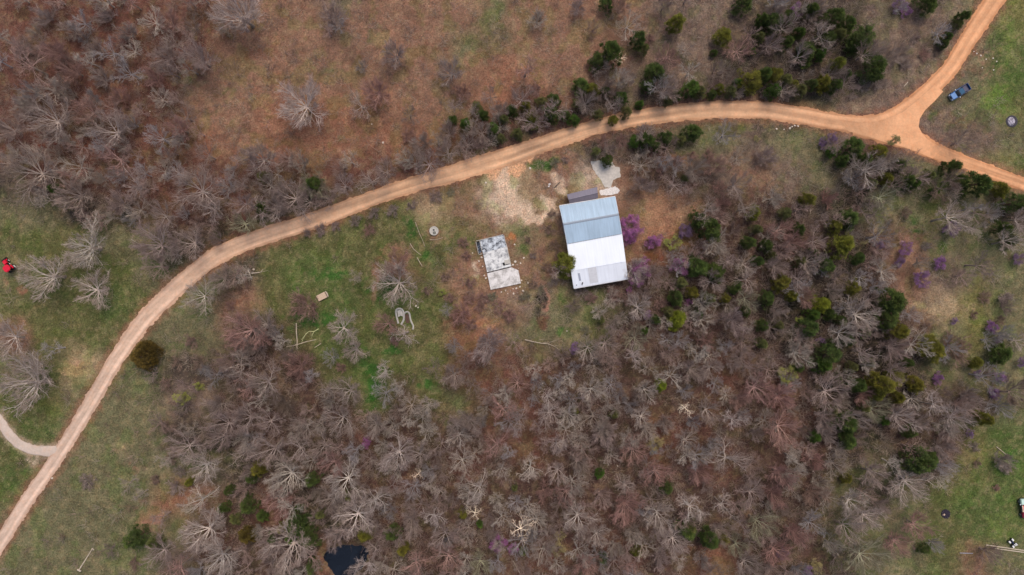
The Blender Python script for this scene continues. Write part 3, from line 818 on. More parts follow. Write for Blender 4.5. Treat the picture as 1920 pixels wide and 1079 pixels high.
# ------------------------------------------------------------------ cedars
CED = """265 668 31 B|1063 495 25 O|1267 45 20 O|1358 68 20 O|1340 98 9 D|1138 8 14 D|1146 98 25 D|1122 112 18 D|1197 75 18 D|1207 92 12 D|1092 160 21 D|1110 169 14 O|1082 195 12 O|1230 135 22 D|1296 166 20 G|1313 172 14 G|1350 165 14 O|1410 150 22 O|
1432 140 18 D|1000 222 16 O|1035 215 20 D|970 250 12 D|1215 263 18 D|1250 258 14 D|1300 248 20 D|1040 188 14 D|1165 185 15 D|1395 5 20 D|1430 38 16 D|1450 42 18 D|1476 80 15 D|1515 95 22 D|1537 102 14 G|1565 30 22 D|1592 45 20 D|1620 70 24 D|
1520 20 16 D|1640 125 28 D|1570 120 17 O|1565 160 16 D|1545 155 20 O|1455 140 15 O|1500 170 14 D|1740 8 20 D|1805 32 14 D|1797 45 11 D|1777 70 12 D|1770 82 9 D|130 380 14 G|100 355 12 G|590 345 18 D|490 330 12 D|490 390 17 D|253 1010 21 D|290 1016 14 O|
415 955 13 D|430 920 12 D|463 950 18 D|462 1005 20 B|485 880 15 O|585 900 17 D|555 985 25 D|530 990 14 O|575 1010 22 D|490 970 14 D|585 1065 14 D|655 930 11 D|683 1005 16 O|755 1030 15 O|735 1002 17 D|900 985 9 G|868 965 10 O|
1128 602 8 G|1273 600 19 L|1240 723 14 L|1152 778 10 G|1270 560 18 D|1300 550 12 O|1430 645 12 O|1080 770 8 O|1330 430 27 D|1310 500 23 D|1345 510 23 D|1310 410 17 D|1277 530 14 D|1415 400 15 O|1405 455 15 D|1285 335 8 D|1595 410 25 D|1567 425 14 O|
1580 460 25 O|1610 485 14 D|1515 375 16 O|1602 275 22 D|1582 300 15 D|1650 285 16 O|1700 340 16 D|1665 335 13 O|1780 315 18 D|1835 345 26 D|1878 354 19 O|1905 380 20 D|1880 430 18 D|1900 450 14 D|1465 530 20 O|1475 400 14 D|1500 430 15 D|1600 540 14 O|
1485 555 15 O|1540 570 19 L|1515 615 22 D|1526 590 15 G|1680 565 31 D|1665 600 20 D|1685 622 20 O|1626 625 10 G|1575 600 13 D|1750 656 25 O|1885 665 25 D|1555 665 25 D|1545 686 18 G|1832 680 14 O|1650 720 26 O|1682 712 20 O|1720 722 20 O|1640 738 17 O|
1680 745 15 O|1610 725 18 D|1845 785 16 O|1590 795 24 D|1125 890 12 G|1250 915 14 D|965 915 8 G|1290 1000 20 D|1330 1010 22 D|1355 1010 15 O|1130 1050 13 D|1195 1035 11 O|980 1035 9 G|1590 825 20 D|1720 865 31 D|1742 860 18 D|1590 900 12 O|1735 1030 11 D|1295 990 12 O|
848 225 11 D|872 232 13 G|893 200 12 D|905 215 14 D|925 240 13 G|945 225 12 D|960 205 12 D|985 200 13 O|1015 190 12 G|1060 215 14 D|1075 225 12 G|1120 215 13 D|1135 170 11 D|1150 225 12 O|1175 210 12 D|1200 195 11 G|1215 160 13 D|1250 190 12 O|1270 178 12 D|1335 178 11 D|1370 172 13 D|1385 155 12 G|
1450 170 14 G|1475 150 14 D|1490 158 12 O|1520 160 13 D|1480 30 15 D|1500 60 14 G|1550 75 16 D|1575 65 14 O|1600 85 13 D|1585 140 12 D|1425 70 12 D|1410 95 10 G|1140 300 12 D|1118 285 11 D|1190 265 13 G|1230 275 11 D|1278 262 12 D|1560 285 12 G|1620 300 14 D|1635 345 12 D|1690 310 14 D|1715 345 12 G|1745 330 12 D|1755 360 12 G|
1800 340 14 D|1420 430 12 G|1440 460 14 D|1420 490 14 D|1450 480 12 G|1530 475 14 D|1550 500 16 D|1500 490 13 O|1380 540 14 D|1360 560 12 O|1330 560 14 D|1400 585 12 D|1440 560 14 D|1460 610 12 G|1560 590 12 D|1590 640 14 D|1600 690 13 G|1500 690 12 D|1430 610 12 D|1630 680 12 D|1570 715 14 D|1700 680 12 D|1620 765 14 D|1660 790 12 G|1705 810 12 D|
1560 770 12 D|1530 820 12 G|355 905 10 O|440 975 12 D|510 1010 14 D|545 1010 12 G|600 965 12 O|470 900 12 D|1230 600 12 D|1255 585 12 G|1210 620 10 G|1310 590 10 D|940 260 11 D"""
CTONE = {'B': (94,80,38), 'O': (112,110,46), 'D': (78,92,46), 'G': (80,104,44), 'L': (122,130,42)}
CWORD = {'B': 'brownish olive', 'O': 'olive green', 'D': 'dark green', 'G': 'green', 'L': 'bright yellow-green'}
ck = [k for k in CEDAR if k != 'dome']
ced = []
for row in CED.replace("\n", "").split("|"):
    q = row.split(); ced.append((float(q[0]), float(q[1]), float(q[2]), q[3]))
print("cedars", len(ced))
for i, (x, y, r, t) in enumerate(ced):
    c = jitter(tuple(v * 0.8 for v in lin(CTONE[t])), 0.12)
    size = 'large' if r >= 23 else ('small' if r < 14 else 'medium')
    if (x, y) == (265, 668): lab = "round brownish olive cedar standing alone beside the left road"
    elif (x, y) == (1063, 495): lab = "olive cedar leaning over the white roof of the steel barn"
    else: lab = mklabel("%s %s cedar" % (size, CWORD[t]), x, y)
    if r <= 14 and i % 3 == 0: c = jitter(tuple(v * 0.8 for v in lin((106, 108, 66))), .1); lab = lab.replace(CWORD[t], 'greyish olive')
    key = ck[i % len(ck)]
    if (x, y) == (265, 668): key = 'dome'
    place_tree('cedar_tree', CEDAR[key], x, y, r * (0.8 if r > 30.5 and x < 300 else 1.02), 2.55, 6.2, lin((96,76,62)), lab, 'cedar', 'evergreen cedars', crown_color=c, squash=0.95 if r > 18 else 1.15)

# ------------------------------------------------------------------ flowering and budding trees
BL = """1177 425 26 V|1182 447 18 V|1230 452 20 V|1285 435 15 M|1280 502 17 V|1205 508 31 V|1180 545 9 V|1495 15 13 V|1690 8 14 M|1702 20 11 V|1545 268 13 M|1562 262 14 M|1655 460 12 M|1698 470 14 V|1690 490 11 M|1765 492 14 V|1730 520 17 V|1785 430 16 M|1910 485 13 M|
1790 603 9 M|1862 613 13 V|1873 638 9 M|1765 710 15 V|1870 738 15 V|1880 710 15 M|1915 680 13 M|1078 652 14 M|1295 566 11 V|1215 590 11 M|685 833 13 V|938 1018 17 V|965 1030 11 V|1540 640 11 M|1835 700 9 M|1465 1040 12 M|1820 815 11 M|1515 1070 13 M|
1472 702 19 Y|1258 456 16 Y|338 745 18 Y|368 725 13 Y|1230 832 18 T|1048 1005 11 T|1050 1030 14 T|1743 642 13 Y|1500 600 11 Y|1535 1065 17 T|830 548 8 Y|1675 264 15 Z"""
BT = {'V': (186,116,168), 'M': (142,112,144), 'Y': (172,176,84), 'T': (182,164,110), 'Z': (160,150,96)}
BW = {'V': 'vivid magenta redbud', 'M': 'dusty lilac redbud', 'Y': 'yellow-green budding tree', 'T': 'straw yellow budding tree', 'Z': 'thin yellowish budding tree'}
bk = list(BLOOM)
for i, row in enumerate(BL.replace("\n", "").split("|")):
    q = row.split(); x, y, r, t = float(q[0]), float(q[1]), float(q[2]), q[3]
    key = rnd.choice(bk) if t != 'Z' else 'b3'
    if t == 'V': key = rnd.choice(['b0', 'b2', 'b1'])
    base, bme = BLOOM[key]
    c = jitter(tuple(v * 0.85 for v in lin(BT[t] if not (t == 'V' and x > 1450) else (154,104,156))), 0.1)
    red = t in 'VM'
    place_tree('redbud_tree' if red else 'budding_tree', BARE[base][:2], x, y, r * 1.05, 4.9, 8.5, tuple(v*.7 for v in lin((120,104,100))), mklabel(BW[t], x, y),
               'redbud' if red else 'budding tree', 'redbuds in bloom' if red else 'budding trees', extra=(bme, c), squash=0.9)

# ------------------------------------------------------------------ low bare shrubs by the road and in the fields
SH = """905 560 16 p|925 556 14 n|985 555 14 n|1000 535 12 e|875 480 14 p|880 530 16 p|868 455 14 p|990 450 10 e|1015 545 12 n|1095 552 18 g|1150 545 18 p|1085 545 12 g|1048 478 14 e|1035 400 12 e|1040 530 14 g|800 545 14 e|835 520 12 e|600 430 18 g|575 438 12 g|628 425 14 g|665 415 16 g|700 400 17 g|735 395 18 g|690 432 16 p|770 385 15 g|815 368 18 g|845 360 11 n|760 310 16 p|1040 305 14 n|1130 266 20 p|1165 262 18 p|1195 262 14 g|1215 72 18 p|1240 255 12 g|
1650 150 24 l|1625 158 18 l|1700 120 16 l|1735 100 16 p|1720 70 14 g|1760 95 12 d|1380 180 14 g|1435 178 14 g|1310 180 12 g|1475 182 14 g|160 905 21 l|325 915 24 l|335 885 16 g|1870 915 10 p|1738 462 12 l|1890 880 14 l|1060 300 10 g|
430 575 14 p|535 300 18 p|765 255 20 p|1005 165 18 p|1010 30 14 e|1230 290 16 p|1270 300 14 p|1300 290 14 p|1240 320 14 p|1330 290 16 p|1350 350 18 p|1225 350 14 g|1030 430 16 e|1040 460 14 e|1025 500 14 e|1000 480 10 g|880 560 16 p|900 575 14 p|845 560 16 p|
935 575 18 p|955 590 18 p|885 610 16 p|1555 275 14 l|1610 395 14 p|1640 460 16 p|1700 400 16 e|1850 560 18 e|1890 560 20 l|1880 600 14 e|1830 590 12 e|1740 610 14 e|1600 180 12 g|1860 700 14 e|1560 260 12 p|1420 260 10 y|1150 560 20 p|1180 560 18 p|1210 550 18 g|
1240 570 16 p|1110 560 16 p|1100 620 14 n|395 520 10 g|355 640 20 e|330 680 18 e|310 720 18 e|370 680 20 e|310 800 20 e|320 860 16 e|290 900 14 e|250 1060 16 e|640 690 14 p|575 715 16 p|740 640 14 p|1830 840 16 l|1835 870 12 e"""
SHB = []
for row in SH.replace("\n", "").split("|"):
    q = row.split(); SHB.append((float(q[0]), float(q[1]), float(q[2]), q[3]))
TONE['y'] = (150,146,100); TWORD['y'] = 'yellowish'
for (x, y, r, t) in SHB:
    c = jitter(tuple(v * 0.66 for v in lin(TONE[t])))
    key = 'shrub%d' % rnd.randrange(4)
    place_tree('bare_shrub', BARE[key], x, y, r * 1.05, 5.0, 7.0, c, mklabel("low %s leafless shrub" % TWORD[t], x, y), 'shrub', 'low leafless shrubs', squash=0.7)

# ------------------------------------------------------------------ undergrowth and grass (nobody could count these)
def near_any(x, y, lst):
    return any((x-a)**2 + (y-b)**2 < r*r for a, b, r in lst)
KEEP = [(1110,455,85),(930,495,66),(1133,325,34),(1140,357,30),(1093,367,34),(646,1052,46),(605,556,16),(1795,175,30),(20,498,24),(755,602,24),(814,433,14),(1773,964,12),(1897,228,16)]
def free(px, py, margin=5):
    """mask of points clear of roads, slabs and the pond"""
    d = np.minimum(line_dist(px, py, SROAD), np.minimum(line_dist(px, py, SBRANCH), line_dist(px, py, SLANE)))
    ok = d > margin
    ok &= ~((px > 1600) & (px < 1760) & (py > 190) & (py < 290) & (d < 30))
    for a, b, r in KEEP: ok &= (px-a)**2 + (py-b)**2 > r*r
    return ok
rs = np.random.RandomState(5)
WOOD = {'b': 1, 'k': 1, 'd': .9, 'r': .8, 'R': .2, 'e': .6, 't': .5, 'n': .2, 'g': .04}
def dens(px, py):
    c = np.clip((px/60).astype(int), 0, 31); r = np.clip((py/60).astype(int), 0, 17)
    return np.array([WOOD.get(GRID[a][b], 0.0) for a, b in zip(r, c)])
N0 = 17000
bx = rs.uniform(-20, 1940, N0) ; by = rs.uniform(-20, 1100, N0)
cl = fbm(bx/26, by/26, 131, 3)
keep = (rs.uniform(0, 1, N0) < dens(bx + rs.normal(size=N0)*14, by + rs.normal(size=N0)*14) * np.clip((cl - .3) * 4, 0, 1)) & free(bx, by, 9)
bx, by = bx[keep], by[keep]; nb = len(bx)
X0 = (bx - 960) * S; Y0 = (539.5 - by) * S; Z0 = terrain(X0, Y0)
print("brush clumps", nb)
NT = 26
base = np.repeat(np.stack([X0, Y0, Z0], 1), NT, 0)
hh = np.repeat(rs.uniform(.9, 2.4, nb), NT)
a = rs.uniform(0, 2*PI, nb*NT); up = rs.uniform(.25, 1.5, nb*NT)
D = np.stack([np.cos(a), np.sin(a), up], 1); D /= np.linalg.norm(D, axis=1, keepdims=True)
st_ = base + D * (rs.uniform(0, .55, nb*NT) * hh)[:, None] + rs.normal(size=(nb*NT, 3)) * .22
en = st_ + (D + rs.normal(size=(nb*NT, 3)) * .35) * (hh * rs.uniform(.35, .75, nb*NT))[:, None]
st_[:, 2] = np.maximum(st_[:, 2], base[:, 2] + .02); en[:, 2] = np.maximum(en[:, 2], base[:, 2] + .1)
dd = en - st_; dd /= np.linalg.norm(dd, axis=1, keepdims=True)
s1 = np.cross(dd, np.array([.31, .17, .93])); s1 /= np.linalg.norm(s1, axis=1, keepdims=True); s2 = np.cross(dd, s1)
w = rs.uniform(.012, .024, nb*NT)[:, None]
tri = [st_ + (s1*math.cos(t) + s2*math.sin(t)) * w for t in (0, 2.094, 4.189)] + [en + (s1*math.cos(t) + s2*math.sin(t)) * w * .5 for t in (0, 2.094, 4.189)]
V = np.stack(tri, 1).reshape(-1, 3)
i6 = np.arange(nb*NT)[:, None] * 6
Q = np.concatenate([i6 + np.array([[0,1,4,3]]), i6 + np.array([[1,2,5,4]]), i6 + np.array([[2,0,3,5]])], 0)
def raw_mesh(name, V, Q, mats, col=None, attr="albedo"):
    me = bpy.data.meshes.new(name)
    me.vertices.add(len(V)); me.vertices.foreach_set("co", V.astype(np.float32).ravel())
    me.loops.add(Q.size); me.loops.foreach_set("vertex_index", Q.astype(np.int32).ravel())
    me.polygons.add(len(Q)); me.polygons.foreach_set("loop_start", np.arange(0, Q.size, Q.shape[1], dtype=np.int32))
    for m in mats: me.materials.append(m)
    if col is not None:
        at = me.color_attributes.new(attr, 'FLOAT_COLOR', 'POINT')
        at.data.foreach_set("color", np.concatenate([col, np.ones((len(col), 1))], 1).astype(np.float32).ravel())
    me.update(calc_edges=True); return me
tone = np.array([lina((168,142,130)), lina((150,134,122)), lina((176,160,142)), lina((138,112,100))])
ci = np.repeat(rs.randint(0, 4, nb), NT); cc = tone[ci] * rs.uniform(.7, 1.2, nb*NT)[:, None]
M['brush'] = attr_mat('brush_twigs', 'albedo', v1=.1, v2=.1, bump=0)
tag(link_mesh('undergrowth', raw_mesh('undergrowth', V, Q, [M['brush']], np.repeat(cc, 6, 0))), "tangled leafless brush growing between the trees of the woods", "undergrowth", kind='stuff')

# the bare trees past the 300 that show largest: smaller ones that close the canopy between them
fills = [(x, y, r) for x, y, r, t in rest_ent]
taken = [(x, y, r) for x, y, r, t in ent + rest_ent] + [(x, y, r) for x, y, r, t in ced]
def belt(x, y):
    if 280 < x < 1560:
        ry = float(np.interp(x, SROAD[:,0], SROAD[:,1])); d = ry - y
        if 26 < d < 90: return 1.0 if x < 1150 else 0.6
    if 1540 < x < 1920:
        ry = float(np.interp(x, SBRANCH[:,0], SBRANCH[:,1])) ; d = y - ry
        if 28 < d < 95: return 0.6
    return 0
FW = {'b': 1, 'k': .8, 'd': .6, 'r': .9, 'R': .12, 'e': .2, 'n': .1, 't': .04, 'g': .01}
fr = random.Random(99)
for _ in range(26000):
    x, y = fr.uniform(-10, 1930), fr.uniform(-10, 1090)
    g_ = GRID[min(17, max(0, int(y/60)))][min(31, max(0, int(x/60)))]
    w_ = max(FW.get(g_, 0), belt(x, y))
    if fr.random() > w_ * .5: continue
    r_ = fr.uniform(17, 29)
    bl_ = belt(x, y) > 0
    if any((x-a)**2 + (y-b)**2 < ((0.25 if c_ < 17 else 0.52)*c_ + (5 if bl_ or c_ < 17 else 8))**2 for a, b, c_ in taken): continue
    if near_any(x, y, [(a, b, c_ + 12) for a, b, c_ in KEEP]): continue
    d_ = min(float(line_dist(np.array([x]), np.array([y]), q_)[0]) for q_ in (SROAD, SBRANCH, SLANE))
    if d_ < r_ * .75: continue
    if 380 < x < 980 and 120 < y < 190 and fr.random() > .15: continue
    fills.append((x, y, r_)); taken.append((x, y, r_))
    if len(fills) >= 470: break
print("fill trees", len(fills))
LP = []
for i, (st, ch) in enumerate((('spread', (6,5,4)), ('round_', (5,5,4)), ('fan', (6,5,4)), ('open_', (6,5,4)), ('shrub', (5,4,4)), ('spread', (6,5,4)))):
    rs_ = np.random.RandomState(900 + i); tp, tr, br, tips, sp__ = grow(rs_, st, ch)
    t = TM(); t.tube(tp, tr, 5, 0)
    for lev, pts, rr in br: t.tube(pts, np.maximum(rr * (1.1 if lev == 1 else 1), (0.04, 0.032, sp__['tw'] * 1.25, sp__['tw'])[lev]), (4, 3, 3, 3)[lev], 0)
    LP.append((np.concatenate(t.v), np.concatenate(t.f)))
fv, ff, fc = [], [], []; n_ = 0
ftone = [lina((156,142,130)) * 1.3, lina((158,134,124)) * 1.2, lina((150,142,140)) * 1.2, lina((170,158,146)) * 1.25, lina((140,122,114)) * 1.15]
for (x, y, r_) in fills:
    v_, f_ = LP[fr.randrange(len(LP))]; s_ = r_ * 1.12 * S / 5.2
    p = P(x, y, .62 * 8.5 * s_ * 1.35); a_ = fr.uniform(0, 2*PI); ca_, sa_ = math.cos(a_), math.sin(a_)
    z_ = gz(p.x, p.y)
    vv = np.stack([(v_[:,0]*ca_ - v_[:,1]*sa_)*s_ + p.x, (v_[:,0]*sa_ + v_[:,1]*ca_)*s_ + p.y, v_[:,2]*s_*1.35 + z_], 1)
    fv.append(vv.astype(np.float32)); ff.append((f_ + n_).astype(np.int32)); n_ += len(vv)
    fc.append(np.repeat((fr.choice(ftone) * fr.uniform(.75, 1.1))[None], len(vv), 0))
tag(link_mesh('bare_wood', raw_mesh('bare_wood', np.concatenate(fv), np.concatenate(ff), [M['brush']], np.concatenate(fc))), "mass of smaller leafless trees filling the canopy between the larger bare trees", "woodland", kind='stuff')

# grass and fallen-leaf tufts: small blades all over the open ground
N1 = 150000
gx = rs.uniform(-15, 1935, N1); gy = rs.uniform(-15, 1095, N1)
ok = free(gx, gy, 3); gx, gy = gx[ok], gy[ok]; n1 = len(gx)
gX = (gx - 960) * S; gY = (539.5 - gy) * S; gZ = terrain(gX, gY); gC = ground_colour(gX, gY)
B = np.stack([gX, gY, gZ - .01], 1)
a = rs.uniform(0, 2*PI, n1); lean = rs.uniform(.3, 1.4, n1)
D = np.stack([np.cos(a)*lean, np.sin(a)*lean, np.full(n1, .7)], 1); D /= np.linalg.norm(D, axis=1, keepdims=True)
sd_ = np.stack([-np.sin(a), np.cos(a), np.zeros(n1)], 1)
ln = rs.uniform(.1, .34, n1)[:, None]; wd = rs.uniform(.025, .075, n1)[:, None]
V = np.stack([B - sd_*wd, B + sd_*wd, B + D*ln*.6 + sd_*wd*.8, B + D*ln + sd_*wd*.1, B + D*ln*.6 - sd_*wd*.8], 1)
V = np.stack([V[:,0], V[:,1], V[:,2], V[:,4]], 1).reshape(-1, 3)
Q = np.arange(n1*4).reshape(n1, 4)
k = rs.uniform(.4, 2.1, n1)[:, None]
straw = np.where(rs.uniform(0, 1, n1)[:, None] < .25, .45, 0.0)
gc = gC * k * (1 - straw) + lina((176,156,122)) * straw * .8
M['grass'] = attr_mat('grass_blades', 'albedo', v1=.05, v2=.05, bump=0)
tag(link_mesh('grass_tufts', raw_mesh('grass_tufts', V, Q, [M['grass']], np.repeat(gc, 4, 0))), "short dry and green grass tufts and leaf litter over the ground", "grass", kind='stuff')

# ------------------------------------------------------------------ steel barn
def metal_roof(name, base, metal, rough, streak, ang):
    m = bpy.data.materials.new(name); m.use_nodes = True
    nt = m.node_tree; N = nt.nodes; L = nt.links; b = N["Principled BSDF"]
    b.inputs["Metallic"].default_value = metal; b.inputs["Roughness"].default_value = rough
    g = N.new("ShaderNodeNewGeometry"); mp = N.new("ShaderNodeMapping")
    mp.vector_type = 'TEXTURE'
    mp.inputs["Rotation"].default_value = (0, 0, ang); mp.inputs["Scale"].default_value = (0.35, 5, 5)
    L.new(g.outputs["Position"], mp.inputs[0])
    nz = N.new("ShaderNodeTexNoise"); nz.inputs["Scale"].default_value = 1.0; nz.inputs["Detail"].default_value = 4
    L.new(mp.outputs[0], nz.inputs["Vector"])
    mr = N.new("ShaderNodeMapRange"); mr.inputs[1].default_value = .3; mr.inputs[2].default_value = .7; mr.inputs[3].default_value = 1-streak; mr.inputs[4].default_value = 1+streak
    L.new(nz.outputs[0], mr.inputs[0])
    n2 = N.new("ShaderNodeTexNoise"); n2.inputs["Scale"].default_value = 0.25; n2.inputs["Detail"].default_value = 3
    L.new(g.outputs["Position"], n2.inputs["Vector"])
    m2 = N.new("ShaderNodeMapRange"); m2.inputs[1].default_value = .3; m2.inputs[2].default_value = .7; m2.inputs[3].default_value = 1-streak*.8; m2.inputs[4].default_value = 1+streak*.8
    L.new(n2.outputs[0], m2.inputs[0])
    mu = N.new("ShaderNodeMath"); mu.operation = 'MULTIPLY'; L.new(mr.outputs[0], mu.inputs[0]); L.new(m2.outputs[0], mu.inputs[1])
    vm = N.new("ShaderNodeVectorMath"); vm.operation = 'SCALE'; vm.inputs[0].default_value = base; L.new(mu.outputs[0], vm.inputs[3])
    L.new(vm.outputs[0], b.inputs["Base Color"])
    return m
BA = math.radians(9.7)       # the barn is turned by this much
M['roof_grey'] = metal_roof('galvanised_roof', lin((158,178,194)), 0.0, 0.6, 0.11, BA)
M['roof_white'] = metal_roof('white_roof', lin((229,232,236)), 0.0, 0.5, 0.04, BA)
M['roof_aged'] = metal_roof('aged_white_roof', lin((214,217,223)), 0.0, 0.55, 0.06, BA)
M['wall'] = mat('barn_wall', lin((190,188,184)), rough=0.6, var=0.1, scale=1.5)
M['white'] = mat('white_paint', lin((225,222,218)), rough=0.6, var=0.08, scale=3)
M['black'] = mat('black_rubber', lin((26,25,27)), rough=0.8)
M['dark'] = mat('dark_metal', lin((48,46,50)), rough=0.6, var=.2, scale=3)
M['sky_panel'] = mat('skylight_panel', lin((196,195,197)), rough=0.35, var=.08, scale=2)

def lerp(a, b, t): return a + (b - a) * t
def roof_sheet(mb, a, b, c, d, th=0.06, ribs=0, rh=0.03):
    """a,b along the top edge, d,c along the bottom edge; ribs run from top to bottom"""
    a, b, c, d = map(Vector, (a, b, c, d))
    n = (b - a).cross(d - a).normalized()
    if n.z < 0: n = -n
    vs = [a, b, c, d] + [p - n * th for p in (a, b, c, d)]
    mb.add(vs, [(0,3,2,1),(4,5,6,7),(0,1,5,4),(1,2,6,5),(2,3,7,6),(3,0,4,7)])
    u = (b - a).normalized()
    for i in range(ribs):
        t = (i + .5) / ribs
        p = lerp(a, b, t); q = lerp(d, c, t); w = u * 0.025
        vs = [p - w - n*.004, p + w - n*.004, q + w - n*.004, q - w - n*.004, p - w*.5 + n*rh, p + w*.5 + n*rh, q + w*.5 + n*rh, q - w*.5 + n*rh]
        mb.add(vs, [(0,3,2,1),(4,5,6,7),(0,1,5,4),(1,2,6,5),(2,3,7,6),(3,0,4,7)])
c0 = P(1110, 455)
barn = tag(empty('steel_barn', (c0.x, c0.y, 0)), "large steel barn with blue-grey gable roof and long white lean-to roof", "barn")
def pt(px, py, z): return P(px, py, z) - Vector((c0.x, c0.y, 0))
NW, NE = pt(1049,386.5,4.2), pt(1153.5,369,4.2)
RW, RE = pt(1057,421,5.05), pt(1160,402.5,5.05)
VW, VE = pt(1063.5,457.5,4.35), pt(1166,438.5,4.35)
WW, WE = pt(1063.3,456,4.2), pt(1165.9,437,4.2)
MW, ME = pt(1071,508.5,3.75), pt(1173.2,491,3.75)
BW_, BE = pt(1076.3,541,3.0), pt(1177.5,523,3.0)
mb = MB(); roof_sheet(mb, RW, RE, NE, NW, ribs=20); mb.build('roof_slope', M['roof_grey'], barn)
mb = MB(); roof_sheet(mb, RW, RE, VE, VW, ribs=20); mb.build('roof_slope', M['roof_grey'], barn)
mb = MB(); roof_sheet(mb, WW, WE, ME, MW, ribs=20, rh=.02); mb.build('lean_to_roof', M['roof_white'], barn)
mb = MB(); roof_sheet(mb, MW + Vector((0,0,-.075)), ME + Vector((0,0,-.075)), BE, BW_, ribs=20, rh=.02); mb.build('lower_roof', M['roof_aged'], barn)
mb = MB()
ud = (RE - RW).normalized(); side = Vector((-ud.y, ud.x, 0))
for sgn in (1, -1):
    roof_sheet(mb, RW + Vector((0,0,.055)) - ud*.05, RE + Vector((0,0,.055)) + ud*.05, RE + ud*.05 + side*sgn*.25 + Vector((0,0,-.03)), RW - ud*.05 + side*sgn*.25 + Vector((0,0,-.03)), th=.02)
M['trim'] = mat('grey_trim', lin((138,146,156)), rough=.5)
mb.build('ridge_cap', M['trim'], barn)
# walls: one closed shell under the roofs
def inset(p, q, t=0.35): return p + (q - p).normalized() * t
W_ = [inset(NW, NE) , RW + ud*.35, VW + ud*.35, MW + ud*.35, inset(BW_, BE)]
E_ = [inset(NE, NW), RE - ud*.35, VE - ud*.35, ME - ud*.35, inset(BE, BW_)]
sv = (BW_ - NW).normalized(); sv.z = 0
W_[0] = W_[0] + sv*.3; E_[0] = E_[0] + sv*.3; W_[4] = W_[4] - sv*.3; E_[4] = E_[4] - sv*.3
mb = MB(); vs = []
for L_ in (W_, E_):
    for q in L_: vs.append((q.x, q.y, -.1))
    for q in L_: vs.append((q.x, q.y, q.z - .16))
vs_i = lambda side_, top, i: side_*10 + top*5 + i
fs = []
for i in range(4):
    fs.append((vs_i(0,0,i), vs_i(0,0,i+1), vs_i(0,1,i+1), vs_i(0,1,i)))
    fs.append((vs_i(1,0,i+1), vs_i(1,0,i), vs_i(1,1,i), vs_i(1,1,i+1)))
    fs.append((vs_i(0,1,i), vs_i(0,1,i+1), vs_i(1,1,i+1), vs_i(1,1,i)))
fs.append((0, 5, 15, 10)); fs.append((4, 14, 19, 9))
mb.add(vs, fs); mb.build('wall', M['wall'], barn)
mb = MB()
for (p, q) in ((NW, RW), (RW, VW), (WW + Vector((0,0,-.02)), MW), (MW, BW_), (NE, RE), (RE, VE), (ME, BE), (WE, ME)):
    d = q - p; mb.tube([p + Vector((0,0,-.14)) - ud*0.0, q + Vector((0,0,-.14))], .085, 4)
mb.build('fascia', M['white'], barn)
mb = MB(); mb.tube([NW + Vector((0,0,-.1)) - sv*.08, NE + Vector((0,0,-.1)) - sv*.08], .07, 6); mb.build('gutter', M['white'], barn); mb = MB(); mb.tube([BW_ + Vector((0,0,-.1)) + sv*.08, BE + Vector((0,0,-.1)) + sv*.08], .07, 6)
mb.build('gutter', M['white'], barn)
for (a_, b_, c_, d_, nm) in (((1102,503.2),(1117.5,500.6),(1122,529.5),(1106.5,532.5),'M'),((1083.2,513),(1087,512.3),(1089.8,526.6),(1086,527.4),'D')):
    def on_low(px, py):
        t = max(0, min(1, (py - (508.5 - (px-1071)*.174)) / 32.0)); z = 3.675 + (3.0 - 3.675) * t
        return pt(px, py, z + .045)
    mb = MB(); roof_sheet(mb, on_low(*a_), on_low(*b_), on_low(*c_), on_low(*d_), th=.03)
    mb.build('skylight', M['sky_panel'] if nm == 'M' else mat('dull_panel', lin((150,154,166)), rough=.5), barn)
mb = MB(); q = pt(1092, 531.5, 3.2); mb.box((q.x, q.y, 3.24), (.22, .42, .16), -.3); mb.box((q.x-.06, q.y-.3, 3.2), (.12, .2, .12), .3); mb.build('roof_vent', M['dark'], barn)
mb = MB(); q = pt(1081, 535, 3.1); mb.lathe((q.x, q.y, 3.03), [(.1,0),(.1,.16),(.02,.2)], 10); mb.build('flue_pipe', M['dark'], barn)
for (wx, wy, nm, sz) in ((1056, 425, 'sliding_door', (3.6, 3.2)), (1070, 495, 'door', (1.0, 2.1))):
    q = pt(wx, wy, 0); e = W_[0] + (W_[4]-W_[0]) * ((q.y - W_[0].y)/(W_[4].y - W_[0].y))
    mb = MB(); mb.box((e.x - .05, e.y, sz[1]/2), (.06, sz[0], sz[1]), math.atan2(W_[4].y-W_[0].y, W_[4].x-W_[0].x) + PI/2)
    o = mb.build(nm, M['white'] if nm == 'door' else M['trim'], barn)
    mb = MB(); mb.box((e.x - .11, e.y + .3, 1.05), (.04, .05, .16)); mb.build('handle', M['dark'], o)

# grey shed beside it
cs = P(1093, 367)
shed = tag(empty('small_shed', (cs.x, cs.y, 0)), "low dark grey shed with ridged roof against the upper side of the steel barn", "shed")
def ps(px, py, z): return P(px, py, z) - Vector((cs.x, cs.y, 0))
M['shed_roof'] = metal_roof('shed_roof_sheet', lin((112,106,118)), 0.1, 0.6, 0.06, BA)
A1, A2, A3, A4, A5, A6 = ps(1062.8,365,2.3), ps(1119.8,351,2.3), ps(1066,374.5,2.75), ps(1120.6,362,2.75), ps(1068.5,383,2.3), ps(1121.5,372,2.3)
mb = MB(); roof_sheet(mb, A3, A4, A2, A1, ribs=12, rh=.02); mb.build('roof_slope', M['shed_roof'], shed)
mb = MB(); roof_sheet(mb, A3, A4, A6, A5, ribs=12, rh=.02); mb.build('roof_slope', M['shed_roof'], shed)
mb = MB(); mb.tube([A3 + Vector((0,0,.03)), A4 + Vector((0,0,.03))], .07, 6); mb.build('ridge_cap', mat('shed_ridge', lin((134,128,138)), rough=.6), shed)
mb = MB(); cen = (A1 + A2 + A5 + A6) / 4
